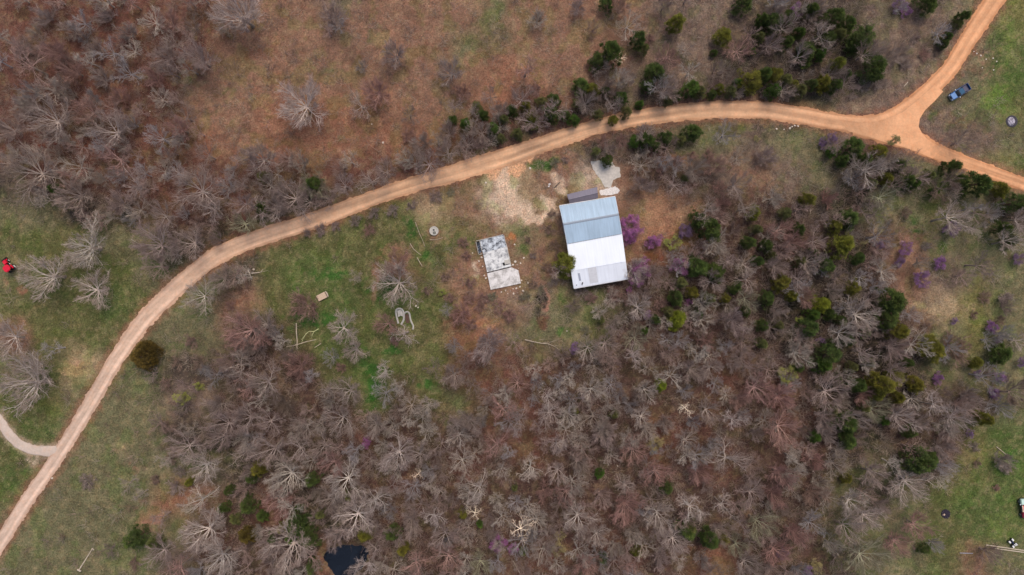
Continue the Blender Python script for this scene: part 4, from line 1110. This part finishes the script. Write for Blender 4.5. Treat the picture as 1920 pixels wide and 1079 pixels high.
def sh_in(p): d = cen - p; d.z = 0; return p + d.normalized() * .3
q = [sh_in(A1), sh_in(A2), sh_in(A6), sh_in(A5)]
m3, m4 = A3 + (A4-A3).normalized()*.25, A4 - (A4-A3).normalized()*.25
vs = [(p.x, p.y, -.05) for p in q] + [(p.x, p.y, 2.16) for p in q] + [(m3.x, m3.y, 2.6), (m4.x, m4.y, 2.6)]
mb.add(vs, [(0,1,5,4),(2,3,7,6),(0,4,8,7,3),(1,2,6,9,5),(4,5,9,8),(7,8,9,6)]); mb.build('wall', mat('shed_wall', lin((96,92,100)), rough=.7, var=.1, scale=2), shed)
dq = (q[0] + q[3]) / 2
mb = MB(); mb.box((dq.x - .03, dq.y, .95), (.05, .8, 1.9), math.atan2(q[3].y-q[0].y, q[3].x-q[0].x) + PI/2); mb.build('door', M['trim'], shed)

# ------------------------------------------------------------------ ruined slabs
M['slab'] = mat('stained_slab', lin((212,210,206)), rough=.85, var=.1, scale=1.5, bump=.3, bscale=5, dark=lin((120,120,122)), darkamt=.44, dscale=.9)
M['slab_top'] = mat('mouldy_slab', lin((190,194,198)), rough=.85, var=.2, scale=2, bump=.3, bscale=5, dark=lin((72,74,80)), darkamt=.47, dscale=1.3)
M['slab_low'] = mat('pinkish_slab', lin((212,206,201)), rough=.9, var=.12, scale=1.2, bump=.3, bscale=5, dark=lin((160,154,148)), darkamt=.46, dscale=.7)
M['curb'] = mat('slab_curb', lin((178,172,162)), rough=.85, var=.15, scale=3)
c1 = P(933, 495)
ruin = tag(empty('concrete_slab', (c1.x, c1.y, 0)), "white concrete floor slab of a ruined house with black stains and low kerbs", "slab")
def pr(px, py): p = P(px, py) - Vector((c1.x, c1.y, 0)); return (p.x, p.y)
def fixpoly(pl):
    A = sum(pl[i][0]*pl[(i+1)%len(pl)][1] - pl[(i+1)%len(pl)][0]*pl[i][1] for i in range(len(pl)))
    return pl if A > 0 else pl[::-1]
mb = MB(); mb.prism(fixpoly([pr(905.5,475), pr(951,463), pr(959,499.5), pr(913.5,511)]), -.2, .42); mb.build('floor', M['slab'], ruin)
mb = MB(); mb.prism(fixpoly([pr(899.5,450.5), pr(944,440), pr(951,462.8), pr(905.5,474.8)]), -.2, .415); mb.build('stained_floor', M['slab_top'], ruin)
mb = MB(); mb.prism(fixpoly([pr(913.5,513), pr(959,501.5), pr(972,507.5), pr(976.6,531.8), pr(920.2,543.8)]), -.2, .32); mb.build('lower_floor', M['slab_low'], ruin)
def kerb(a, b, w=.16, h=.34, z=.4, m=None, nm='kerb'):
    A_, B_ = Vector((*pr(*a), 0)), Vector((*pr(*b), 0)); d = B_ - A_
    mb = MB(); mb.box(((A_.x+B_.x)/2, (A_.y+B_.y)/2, z + h/2 - .05), (d.length, w, h), math.atan2(d.y, d.x)); return mb.build(nm, m or M['curb'], ruin, bevel=.02)
kerb((893,452.5),(943.5,440.5), .12, .2); kerb((945,442),(958,498), .1, .2); kerb((899.5,452),(904,472), .1, .14); kerb((892.5,454),(897.5,477), .1, .2); kerb((898,478),(904.5,476.5), .1, .14)
kerb((946,493),(956,490.5), .9, .12); kerb((918,511),(955,501.5), .12, .06, .36, M['dark'], 'dark_joint')
mb = MB(); mb.prism(fixpoly([pr(893.5,454.5), pr(899,453), pr(904,472), pr(898,476)]), -.2, .2); mb.build('side_bay', mat('bay_floor', lin((120,130,146)), rough=.8, dark=lin((30,32,38)), darkamt=.55, dscale=2), ruin)
mb = MB(); mb.prism(fixpoly([pr(942,494), pr(953,489), pr(956,496), pr(944,499)]), .36, .432); mb.build('black_patch', M['black'], ruin)

M['stone'] = mat('pale_stone', lin((206,192,176)), rough=.9, var=.2, scale=6, bump=.4)
M['stone_d'] = mat('brown_stone', lin((150,128,112)), rough=.9, var=.25, scale=6, bump=.4)
def rock_mesh(seed, m):
    r_ = random.Random(seed); bm = bmesh.new(); bmesh.ops.create_icosphere(bm, subdivisions=2, radius=.5)
    for v in bm.verts:
        k = 1 + .22 * math.sin(v.co.x*6 + seed) * math.cos(v.co.y*5 + seed*2) + r_.uniform(-.08, .08)
        v.co *= k; v.co.z *= .6
        v.co.x = max(-.42, min(.46, v.co.x))
    me = bpy.data.meshes.new('rock'); bm.to_mesh(me); bm.free(); me.materials.append(m); return me
ROCKS = [rock_mesh(i, M['stone']) for i in range(4)] + [rock_mesh(9 + i, M['stone_d']) for i in range(2)]
def rocks(lst, label, group, cat='stone', kinds=(0,1,2,3), name='stone'):
    for (x, y, s_) in lst:
        p = P(x, y); o = link_mesh(name, ROCKS[rnd.choice(kinds)]); o.location = (p.x, p.y, gz(p.x, p.y) + s_*.12)
        o.scale = (s_, s_ * rnd.uniform(.6, .9), s_ * rnd.uniform(.6, .9)); o.rotation_euler = (0, 0, rnd.uniform(0, 6.28)); tag(o, label, cat, group)
rocks([(968,541,.5),(975,538,.45),(981,546,.6),(963,551,.55),(957,546,.4),(970,549,.35),(948,545,.4),(940,548,.35),(985,540,.3),(990,531,.35),(952,551,.3),(978,552,.3),(962,512+30,.3)],
      "pale concrete block lying below the lower edge of the concrete slab", "rubble below the slab", 'concrete block', (0,1,2,3,4), 'concrete_block')
rocks([(966,491,.6),(970,497,.5),(976,494,.4),(962,497,.5),(972,504,.45),(967,505,.35)], "broken block on the ground right of the concrete slab", "rubble right of the slab", 'concrete block', (1,2,4,5), 'concrete_block')
rocks([(903,483,.5),(898,490,.4),(908,517,.4),(911,522,.5),(905,500,.35),(886,475,.35)], "loose stone left of the concrete slab", "stones left of the slab")
rocks([(1481,241,.55),(1485,238,.45),(1490,236,.5),(1496,237,.45),(1456,242,.45),(1470,243,.3)], "pale stone in the row just below the dirt road bend", "stones below the road bend")
rocks([(1831,101,.35),(1838,105,.45),(1848,112,.3),(1861,110,.4),(1868,116,.35),(1862,132,.35),(1841,128,.25),(1826,97,.3)], "small pale stone in the grass right of the upper road", "stones right of the upper road")
rocks([(965,459,.45),(982,484,.45),(978,526,.35)], "small pale stone in the grass right of the concrete slab", "stones in the slab grass")
rocks([(780,574,.5),(784,577,.4)], "pale lump on the ground right above the broken footing", "lumps by the footing")
for (x, y, s_, l) in ((718,268,.55,"bright white stone in the brown field above the dirt road"),(697,233,.3,"tiny white stone in the brown field above the leafless tree"),(281,209,.3,"tiny pale stone beside the short pale log in the upper left wood"),
                      (98,897,.45,"white stone on the edge of the left road below the driveway"),(994,316,.5,"pale stone at the left tip of the green grass island"),(1158,856+18,.35,"small white stone in the lower middle woods"),
                      (1017,719,.35,"small white stone between bare trees below the slab"),(1525,884,.4,"small white stone in the lower right woods"),(1691,453,.4,"small white stone in the right hand field"),(1063,612+9,.3,"white pebble beside the fallen dead tree"),
                      (911,343,.5,"white stone at the corner of the gravel yard"),(737,458,.0,"")):
    if s_: rocks([(x, y, s_)], l, None)
# broken pads above the barn
for (pl, nm, lab, m) in (([(1107,303),(1128,301),(1133,304),(1146,300),(1152,312),(1162,315),(1163,333),(1150,337),(1146,352),(1135,352),(1124,335),(1112,318)], 'broken_pad', "cracked pale concrete pad above the steel barn", M['conc']),
                     ([(1124,358),(1138,354),(1153,350),(1163,357),(1158,364),(1140,367),(1126,367)], 'gravel_pad', "small whitish gravel patch right of the grey shed", mat('white_gravel', lin((214,206,200)), rough=.95, var=.25, scale=8, bump=.6))):
    mb = MB(); poly = []
    for i in range(len(pl)):
        a_, b_ = pl[i], pl[(i+1) % len(pl)]
        for k_ in range(4): poly.append((lerp(a_[0], b_[0], k_/4) + rnd.uniform(-.9, .9), lerp(a_[1], b_[1], k_/4) + rnd.uniform(-.9, .9)))
    mb.prism(fixpoly([(P(x, y).x, P(x, y).y) for x, y in poly]), -.1, .06); tag(mb.build(nm, m), lab, 'pad')
# round well cap
cw = P(814, 433.5)
well = tag(empty('well_cap', (cw.x, cw.y, 0)), "round pale stone well cap with a dark hole in the green clearing", "well cap")
mb = MB(); mb.lathe((0,0,0), [(.98,0),(.98,.42),(.8,.42),(.78,.3),(.02,.3)], 26); mb.build('rim', M['curb'], well)
mb = MB(); mb.lathe((-.05,.2,.3), [(.2,0),(.2,.03),(.01,.035)], 14); mb.build('hole', M['dark'], well)
mb = MB(); mb.lathe((.1,-.42,.3), [(.36,0),(.3,.06),(.05,.1)], 12); mb.build('ash_stain', mat('grey_stain', lin((110,108,100)), rough=.9), well)
# broken footing of two arches
cf = P(755, 602)
foot = tag(empty('stone_footing', (cf.x, cf.y, 0)), "pale broken stone footing shaped like two arches in the green clearing", "footing")
def pf(px, py): p = P(px, py) - Vector((cf.x, cf.y, 0)); return (p.x, p.y)
def arc_pts(pts): return [(*pf(x, y), .12) for x, y in pts]
mb = MB(); sp_ = spline([(747,607,1),(743,590,1),(743,582,1),(748,579,1),(754,581,1),(757,588,1),(757,600,1),(752,609,1)], 3)
mb.tube([(*pf(x, y), .1) for x, y, _ in sp_], .22, 6); mb.build('arch_kerb', M['curb'], foot)
mb = MB(); sp_ = spline([(757,596,1),(758,588,1),(764,585,1),(768,589,1),(770,600,1),(775,612,1),(774,618,1)], 3)
mb.tube([(*pf(x, y), .1) for x, y, _ in sp_], .19, 6); mb.build('arch_kerb', M['curb'], foot)
mb = MB(); mb.prism(fixpoly([pf(745,583), pf(750,581), pf(755,585), pf(756,594), pf(751,592), pf(747,595)]), -.05, .12); mb.build('paving', M['conc'], foot)
mb = MB(); mb.prism(fixpoly([pf(759,590), pf(766,589), pf(768,606), pf(761,606)]), -.05, .06); mb.build('earth_bed', mat('earth_bed', lin((92,70,60)), rough=.95, var=.2, scale=4), foot)
# wooden deck box
cd = P(605, 556); ang = math.radians(27)
deck = tag(empty('deck_box', (cd.x, cd.y, 0), ang), "low pale wooden deck box with a rounded board at its right end", "deck box")
mb = MB()
for i in range(6): mb.box((-.1, -.55 + i*.22, .5), (2.0, .2, .05))
mb.build('lid', M['plank'], deck)
mb = MB()
for sy in (-1, 1): mb.box((-.1, sy*.62, .24), (1.96, .05, .46))
for sx in (-1.07, .87): mb.box((sx, 0, .24), (.05, 1.2, .46))
mb.build('side_boards', mat('side_board', lin((120,92,76)), rough=.85), deck)
mb = MB(); poly = [(1.06, -.72), (1.06, .72)] + [(1.06 + .3*math.sin(t), .72*math.cos(t)) for t in np.linspace(0.15, PI-.15, 9)]
mb.prism(fixpoly(poly), .42, .5); mb.box((1.14, 0, .21), (.08, .7, .42)); mb.build('end_board', M['wood'], deck)
# fire pit and ash heap
def ring_stones(root, R_, n, size, m, seed):
    r_ = random.Random(seed)
    for i in range(n):
        t = 2*PI*i/n; o = link_mesh('rim_stone', rock_mesh(seed*50 + i, m), root)
        o.location = (R_*math.cos(t)*r_.uniform(.93, 1.07), R_*math.sin(t)*r_.uniform(.93, 1.07), .1); s_ = size*r_.uniform(.8, 1.2); o.scale = (s_, s_*.8, s_); o.rotation_euler = (0, 0, t)
M['ash_d'] = mat('charred_ash', lin((44,38,48)), rough=.95, var=.4, scale=5, bump=.6)
M['ash_l'] = mat('pale_ash', lin((176,168,178)), rough=.95, var=.3, scale=4, bump=.6, dark=lin((86,76,86)), darkamt=.45, dscale=2.5)
cp = P(1773, 964)
fp = tag(empty('fire_pit', (cp.x, cp.y, 0)), "round black fire pit with a pale scrap in the lower right meadow", "fire pit")
mb = MB(); mb.lathe((0,0,0), [(1.0,0),(.85,.06),(.5,.14),(.1,.12)], 22); mb.build('ash_bed', M['ash_d'], fp, smooth=True)
ring_stones(fp, .86, 11, .34, mat('sooty_stone', lin((60,54,62)), rough=.9, var=.3, scale=4), 3)
mb = MB(); mb.box((-.45, -.12, .2), (.5, .16, .06), .3); mb.box((-.4, -.1, .23), (.14, .42, .05), .2); mb.build('pale_scrap', M['plank'], fp)
ca = P(1897, 228)
ah = tag(empty('ash_heap', (ca.x, ca.y, 0)), "round heap of pale ash in a dark ring at the right edge", "ash heap")
mb = MB(); mb.lathe((0,0,0), [(1.3,0),(1.2,.1),(1.0,.06),(.9,.05)], 26); mb.build('dark_ring', mat('dark_soil_ring', lin((66,62,68)), rough=.95, var=.2, scale=3), ah, smooth=True)
bm = bmesh.new(); bmesh.ops.create_icosphere(bm, subdivisions=4, radius=.95)
for v in bm.verts:
    v.co.z = max(v.co.z * .35, 0) + .06*math.sin(v.co.x*9)*math.cos(v.co.y*8)
    v.co.x *= .82; v.co.x += -.12
me = bpy.data.meshes.new('heap'); bm.to_mesh(me); bm.free(); me.materials.append(M['ash_l']); link_mesh('heap', me, ah)

# ------------------------------------------------------------------ fallen logs and poles
def log(pts, r0, r1, label, m='wood', name='fallen_log', branches=(), cat='log', group=None, z=None):
    c = P(*pts[0]); zz = gz(c.x, c.y); r0 *= .8; r1 *= .75
    mb = MB(); V_ = []
    sp_ = [Vector((P(x, y).x - c.x, P(x, y).y - c.y, 0)) for x, y in pts]
    n_ = len(sp_); mb.tube([p + Vector((0, 0, lerp(r0, r1, i/(n_-1)) + .02)) for i, p in enumerate(sp_)], [lerp(r0, r1, i/(n_-1)) for i in range(n_)], 7)
    for b_ in branches:
        bp = [Vector((P(x, y).x - c.x, P(x, y).y - c.y, r1 + .05 + .1*k_)) for k_, (x, y) in enumerate(b_)]
        mb.tube(bp, [r1*.9 - r1*.5*k_/(len(bp)-1) for k_ in range(len(bp))], 5)
    o = mb.build(name, M[m]); o.location = (c.x, c.y, zz); return tag(o, label, cat, group)
M['fresh'] = mat('barkless_wood', lin((206,204,150)), rough=.7, var=.15, scale=5)
M['wood_l'] = mat('bleached_log', lin((188,172,152)), rough=.85, var=.2, scale=5, bump=.3)
log([(556,606),(556,622),(557.5,640),(557,655)], .17, .1, "upright-lying pale straight log crossing another left of the yellow branch", 'wood_l')
log([(537,650.5),(552,648),(575,641),(593,637)], .13, .07, "thin pale log lying crosswise under the straight log", 'wood_l', branches=[[(552,648),(558,644)]])
log([(597.5,617),(589,622),(580,621.5),(574,626),(569,634),(566,642)], .1, .05, "yellowish peeled forked branch in the green clearing", 'fresh', 'fallen_branch', [[(577,624),(571,630),(565,638)],[(589,622),(587,627),(585,633)],[(588,624),(583,631)]], 'branch')
log([(602,644.5),(590,652)], .09, .07, "short pale stick right below the yellowish peeled branch", 'wood_l')
log([(451,514),(455,521),(459,528)], .2, .14, "thick pale log, leftmost in the cut pile beside the road", 'wood_l', group='cut logs')
log([(465,507),(468,513),(470,520)], .2, .13, "thick pale log, upper middle in the cut pile beside the road", 'wood_l', group='cut logs')
log([(472,513),(480,512),(487,511)], .15, .12, "pale log lying level, right in the cut pile beside the road", 'wood_l', group='cut logs')
log([(456,518),(464,522),(474,519)], .1, .06, "thin crooked pale branch low in the cut pile beside the road", 'wood_l', 'fallen_branch', [[(468,520),(472,524)]], 'branch')
log([(488,511),(495,503),(501,497)], .07, .04, "forked thin pale branch pointing right from the cut pile", 'wood_l', 'fallen_branch', [[(488,511),(496,509),(502,507),(506,510)],[(493,505),(498,505)]], 'branch')
mb = MB(); q = P(476, 505.5); mb.lathe((0,0,0), [(.22,0),(.22,.3),(.01,.3)], 10); o = mb.build('tree_stump', M['wood_l']); o.location = (q.x, q.y, gz(q.x, q.y)); tag(o, "small round pale stump above the cut pile beside the road", "stump")
log([(304,203),(311,193)], .12, .1, "short pale log in the red leaf litter of the upper left wood", 'wood_l')
log([(984,637),(1000,641),(1015,644),(1028,645),(1040,650),(1050,657)], .16, .05, "long fallen dead tree lying below the dark burnt strip", 'wood', 'fallen_tree', [[(1015,644),(1024,642),(1036,641),(1049,635)],[(1028,645),(1032,658)],[(1010,638),(1022,636)],[(1030,643),(1042,637)],[(1040,648),(1056,650)]], 'fallen tree')
log([(769,457),(775,467),(782,473),(790,479)], .09, .06, "thin dark stick leading to a white one in the green clearing", 'wood', 'fallen_branch', cat='branch')
log([(782,483),(787,492),(792,500)], .09, .06, "bright whitish stick in the green clearing left of the slab", 'wood_l', 'fallen_branch', cat='branch')
log([(779,417),(786,437),(792,450),(797,463)], .06, .05, "long straight greenish pole left of the round well cap", 'wood', 'fallen_pole', cat='pole')
log([(806,450),(818,450),(830,446)], .07, .05, "curved stick just below the round well cap", 'wood', 'fallen_branch', cat='branch')
log([(1039,353),(1050,342)], .1, .08, "dark short beam on the pale gravel left of the grey shed", 'dark', 'beam', cat='beam')
log([(1868,838),(1878,846),(1889,855)], .12, .1, "brown log at the upper edge of the right meadow shrub", 'wood')
log([(1242,491),(1258,494)], .07, .05, "reddish stick on bare soil between the redbuds", 'wood', 'fallen_branch', cat='branch')
log([(1701,155),(1694,163)], .12, .08, "pale short log left of the road fork under the shrubs", 'wood_l')
log([(1022,1016),(1012,1040),(1008,1062)], .16, .12, "pale broken trunk lying beside straw yellow saplings at bottom", 'wood_l')
log([(962,1052),(975,1076)], .1, .08, "thin pale trunk at the bottom edge right of the pond", 'wood_l')
log([(744,865),(736,880)], .1, .08, "pale snapped stick above a wide bare tree right of the pond", 'wood_l')
# pole with cross pieces
q = P(162, 1048)
pole = tag(empty('fallen_pole', (q.x, q.y, gz(q.x, q.y)), math.atan2(43, 27)), "long pale pole with a short cross piece at each end lying on grass", "pole")
mb = MB(); mb.tube([(-2.75,0,.14),(2.6,0,.12)], [.14,.08], 8); mb.build('shaft', M['wood_l'], pole)
mb = MB(); mb.box((-2.8,-.1,.2), (.3,.9,.22), .15); mb.build('cross_piece', M['wood_l'], pole, bevel=.03)
mb = MB(); mb.box((2.65,-.15,.16), (.2,.6,.16), -.1); mb.build('cross_piece', M['wood_l'], pole, bevel=.03)
# boards at the lower right
for i, (a_, b_, l) in enumerate((((1849,1022),(1925,1033),"upper of two long pale boards at the lower right edge"),((1858,1027.5),(1925,1036.5),"lower of two long pale boards at the lower right edge"))):
    A_, B_ = P(*a_), P(*b_); d = B_ - A_; mb = MB(); mb.box((0,0,.08+i*.02), (d.length, .2, .07)); o = mb.build('long_board', M['wood_l'], bevel=.01)
    o.location = ((A_.x+B_.x)/2, (A_.y+B_.y)/2, gz((A_.x+B_.x)/2, (A_.y+B_.y)/2)); o.rotation_euler = (0, 0, math.atan2(d.y, d.x)); tag(o, l, 'board')
q = P(1811.5, 1037.5); mb = MB(); mb.tube([(-1.4,0,.1),(1.4,0,.1)], .09, 8); o = mb.build('metal_pipe', mat('dull_pipe', lin((150,148,156)), rough=.4, metal=.3)); o.location = (q.x, q.y, gz(q.x, q.y)); o.rotation_euler = (0,0,-.03); tag(o, "short grey metal pipe lying below the long boards", "pipe")

# ------------------------------------------------------------------ vehicles
def wheel(root, x, y, r, w, tyre, rim):
    mb = MB(); k = 20; pr_ = [(-w/2, r*.6), (-w/2, r*.93), (-w*.36, r), (w*.36, r), (w/2, r*.93), (w/2, r*.6)]
    n0 = 0
    vs = []
    for (yy, rr) in pr_:
        for j in range(k):
            t = 2*PI*j/k; vs.append((rr*math.cos(t), yy, rr*math.sin(t)))
    fs = [(i*k+j, i*k+(j+1) % k, (i+1)*k+(j+1) % k, (i+1)*k+j) for i in range(len(pr_)-1) for j in range(k)]
    mb.add(vs, fs); wo = mb.build('wheel', tyre, root, smooth=True); wo.location = (x, y, r)
    mb = MB(); mb.tube([(0,-w*.42,0),(0,w*.42,0)], r*.62, 14); mb.build('rim', rim, wo)
    return wo
def loft(mb, secs):
    """secs: list of (x, half width bottom, half width top, z bottom, z top)"""
    vs = []
    for (x, wb, wt, zb, zt) in secs: vs += [(x, -wb, zb), (x, wb, zb), (x, wb*1.0, (zb+zt)/2), (x, wt, zt), (x, -wt, zt), (x, -wb, (zb+zt)/2)]
    k = 6; n = len(secs)
    fs = [(i*k+j, i*k+(j+1) % k, (i+1)*k+(j+1) % k, (i+1)*k+j) for i in range(n-1) for j in range(k)]
    fs += [tuple(range(k))[::-1], tuple((n-1)*k + j for j in range(k))]
    mb.add(vs, fs)
M['blue'] = mat('blue_paint', lin((40,84,134)), rough=.25, metal=.4, spec=.6)
M['blue_l'] = mat('faded_blue_paint', lin((88,122,168)), rough=.3, metal=.4, spec=.6)
M['glass'] = mat('car_glass', lin((14,20,28)), rough=.05, spec=.8)
M['glassl'] = mat('rear_glass', lin((120,150,182)), rough=.15, spec=.8)
M['rim'] = mat('wheel_rim', lin((160,160,165)), rough=.4, metal=.6)
M['lamp'] = mat('lamp_glass', lin((225,230,235)), rough=.2)
M['bedm'] = mat('truck_bed_liner', lin((88,86,104)), rough=.7)
M['red'] = mat('red_paint', lin((206,22,50)), rough=.35, spec=.5)
q = P(1795.5, 174.8)
PK = 0.93
pk = tag(empty('pickup_truck', (q.x, q.y, .0), math.atan2(-24, -38), (.87, .87, .87)), "dark blue pickup truck parked on dry grass beside the road fork", "pickup truck")
mb = MB(); loft(mb, [(2.6,.72,.62,.45,.8),(2.5,.88,.78,.4,.98),(1.9,.93,.84,.36,1.06),(1.15,.95,.88,.36,1.1),(-.75,.96,.9,.36,1.1)]); mb.build('body', M['blue'], pk, bevel=.03)
mb = MB(); mb.box((1.85,0,1.1), (1.25,1.35,.05)); mb.build('hood', M['blue_l'], pk, bevel=.02)
mb = MB()
for sy in (-1, 1): mb.box((-1.68, sy*.9, .75), (1.9, .12, .8))
mb.box((-.78,0,.75),(.1,1.7,.8)); mb.box((-1.68,0,.55),(1.85,1.7,.1)); mb.build('bed', M['bedm'], pk, bevel=.02)
mb = MB(); mb.box((-2.63,0,.76), (.09,1.86,.76)); mb.build('tailgate', M['blue'], pk, bevel=.02)
mb = MB(); loft(mb, [(.78,.8,.66,1.1,1.66),(.5,.8,.68,1.1,1.7),(-.3,.8,.68,1.1,1.72),(-.62,.8,.66,1.1,1.68)]); mb.build('cabin', M['glass'], pk)
mb = MB(); mb.box((.05,0,1.735), (1.2,1.3,.07)); mb.build('roof', mat('dark_blue_roof', lin((18,70,100)), rough=.25, metal=.4, spec=.6), pk, bevel=.03)
for nm, x0, x1, z0, z1, mm in (('windshield',.82,1.2,1.68,1.13,M['glass']),('rear_window',-.63,-.9,1.68,1.14,M['glassl'])):
    mb = MB(); mb.add([(x0,-.64,z0),(x0,.64,z0),(x1,.78,z1),(x1,-.78,z1),(x0-.03,-.64,z0-.04),(x0-.03,.64,z0-.04),(x1-.03,.78,z1-.04),(x1-.03,-.78,z1-.04)], [(0,3,2,1),(4,5,6,7),(0,1,5,4),(1,2,6,5),(2,3,7,6),(3,0,4,7)]); mb.build(nm, mm, pk)
for sy in (-1, 1):
    mb = MB(); mb.box((2.55, sy*.6, .82), (.14,.42,.2)); mb.build('headlight', M['lamp'], pk, bevel=.03)
    mb = MB(); mb.box((-2.69, sy*.8, .85), (.06,.18,.35)); mb.build('tail_light', M['red'], pk)
    mb = MB(); mb.box((.85, sy*1.06, 1.18), (.16,.26,.2)); mb.build('mirror', M['lamp'], pk, bevel=.03)
    for x_ in (1.6, -1.65): wheel(pk, x_, sy*.84, .38, .26, M['black'], M['rim'])
mb = MB(); mb.box((2.66,0,.5), (.14,1.7,.2)); mb.build('bumper', M['rim'], pk, bevel=.03)
mb = MB(); mb.box((2.62,0,.76), (.05,.7,.18)); mb.build('grille', M['dark'], pk)

q = P(20.5, 498.5)
tr_ = tag(empty('red_tractor', (q.x, q.y, 0), math.atan2(16, -14)), "small red tractor with round red canopy on the grass at the left edge", "tractor")
mb = MB(); mb.box((.1,0,.62), (2.6,.42,.34)); mb.box((-.6,0,.75),(.9,.8,.3)); mb.build('chassis', M['black'], tr_, bevel=.03)
mb = MB(); loft(mb, [(1.4,.3,.22,.7,1.05),(1.2,.36,.3,.7,1.2),(.45,.38,.32,.7,1.25)]); mb.build('hood', M['red'], tr_, bevel=.04)
mb = MB(); poly = [(-.85 + .72*math.copysign(abs(math.cos(t))**.6, math.cos(t)), .72*math.copysign(abs(math.sin(t))**.6, math.sin(t))) for t in np.linspace(0, 2*PI, 25)[:-1]]
mb.prism(poly, 2.0, 2.1); mb.prism([(x_*.86-.12, y_*.86) for x_, y_ in poly], 2.1, 2.17); mb.build('canopy', M['red'], tr_)
for sx in (-1.3, -.35):
    for sy in (-.55, .55):
        mb = MB(); mb.tube([(sx, sy, .8), (sx, sy, 2.02)], .035, 6); mb.build('canopy_post', M['black'], tr_)
mb = MB(); mb.box((-.85,0,1.0), (.5,.5,.14)); mb.box((-1.08,0,1.25),(.1,.5,.45)); mb.build('seat', M['black'], tr_, bevel=.04)
mb = MB(); mb.tube([(.25,0,1.1),(.02,0,1.42)], .025, 6); mb.lathe((.0,0,1.42), [(.2,0),(.22,.02),(.2,.04)], 14); mb.build('steering_wheel', M['black'], tr_)
for sy in (-1, 1):
    wheel(tr_, -.85, sy*.66, .58, .34, M['black'], M['white']); wheel(tr_, 1.0, sy*.52, .34, .2, M['black'], M['white'])
    mb = MB(); mb.box((-.1, sy*.68, 1.15), (.2,.16,.12)); mb.build('work_lamp', M['lamp'], tr_, bevel=.03)
    mb = MB(); mb.box((-.85, sy*.66, 1.22), (.9,.34,.06)); mb.build('fender', M['red'], tr_, bevel=.02)
mb = MB(); mb.box((1.72,0,.35), (.35,1.25,.5)); mb.build('bucket', M['black'], tr_, bevel=.05)
mb = MB(); mb.box((1.45,0,.42), (.3,1.1,.08)); mb.build('bucket_arm', M['red'], tr_)

q = P(1915.5, 951)
uc = tag(empty('utility_cart', (q.x, q.y, 0), math.radians(96)), "small utility cart with pale green cargo box and red hood at the right edge", "utility cart")
mb = MB(); mb.box((0,0,.55), (4.2,1.3,.3)); mb.build('chassis', M['dark'], uc, bevel=.03)
M['pale_green'] = mat('pale_green_paint', lin((190,214,200)), rough=.5); M['cream'] = mat('cream_paint', lin((222,190,164)), rough=.5)
mb = MB(); mb.box((1.5,0,1.05), (1.15,1.6,.6)); mb.build('cargo_box', M['pale_green'], uc, bevel=.06)
mb = MB(); mb.box((.35,0,1.45), (.95,1.3,.1)); mb.build('roof', M['red'], uc, bevel=.04)
mb = MB(); mb.box((.35,.76,1.42), (.9,.24,.16)); mb.build('side_rail', M['cream'], uc, bevel=.03)
mb = MB(); mb.box((-.5,0,.95), (.5,1.2,.35)); mb.build('seat', M['cream'], uc, bevel=.05)
mb = MB(); loft(mb, [(-2.1,.5,.4,.6,.85),(-1.7,.62,.5,.6,1.0),(-.85,.66,.56,.6,1.12)]); mb.build('hood', mat('dull_red', lin((140,40,56)), rough=.4), uc, bevel=.04)
mb = MB(); mb.box((.95,.95,1.1), (.16,.2,.2)); mb.build('mirror', M['lamp'], uc, bevel=.03)
for sy in (-1, 1):
    for x_ in (1.4, -1.4): wheel(uc, x_, sy*.66, .4, .26, M['black'], M['rim'])
q = P(1895.5, 1017)
qb = tag(empty('quad_bike', (q.x, q.y, 0), math.radians(-52)), "small quad bike with white panels and navy seat beside the long boards", "quad bike")
M['navy'] = mat('navy_vinyl', lin((24,34,62)), rough=.5)
mb = MB(); mb.box((0,0,.5), (1.5,.34,.3)); mb.build('frame', M['dark'], qb, bevel=.03)
mb = MB(); mb.box((-.3,0,.78), (.75,.34,.16)); mb.build('seat', M['navy'], qb, bevel=.05)
for sx in (-.62, .6):
    for sy in (-.4, .4):
        mb = MB(); mb.box((sx, sy, .68), (.55,.34,.06), 0.1*sy); mb.build('fender', M['white'], qb, bevel=.02)
        wheel(qb, sx, sy, .28, .24, M['black'], M['rim'])
mb = MB(); mb.box((.45,0,.8), (.4,.3,.12)); mb.build('tank', M['white'], qb, bevel=.04)
mb = MB(); mb.tube([(.3,-.38,1.02),(.36,0,.98),(.3,.38,1.02)], .025, 6); mb.build('handlebar', M['black'], qb)
# litter by the gravel
for (x, y, s_, l) in ((1030.5,346,.5,"white sheet of scrap left of the dark beam"),(1029,350,.35,"small white scrap below the white sheet of scrap"),(1628.5,502,.45,"pale blue bucket lid between the right woods and the field")):
    q = P(x, y); mb = MB(); mb.box((0,0,.06), (s_, s_*.7, .05), .5); mb.box((s_*.2,.1,.11), (s_*.5, s_*.3, .04), -.3); o = mb.build('white_scrap', M['white']); o.location = (q.x, q.y, gz(q.x, q.y)); tag(o, l, 'scrap')
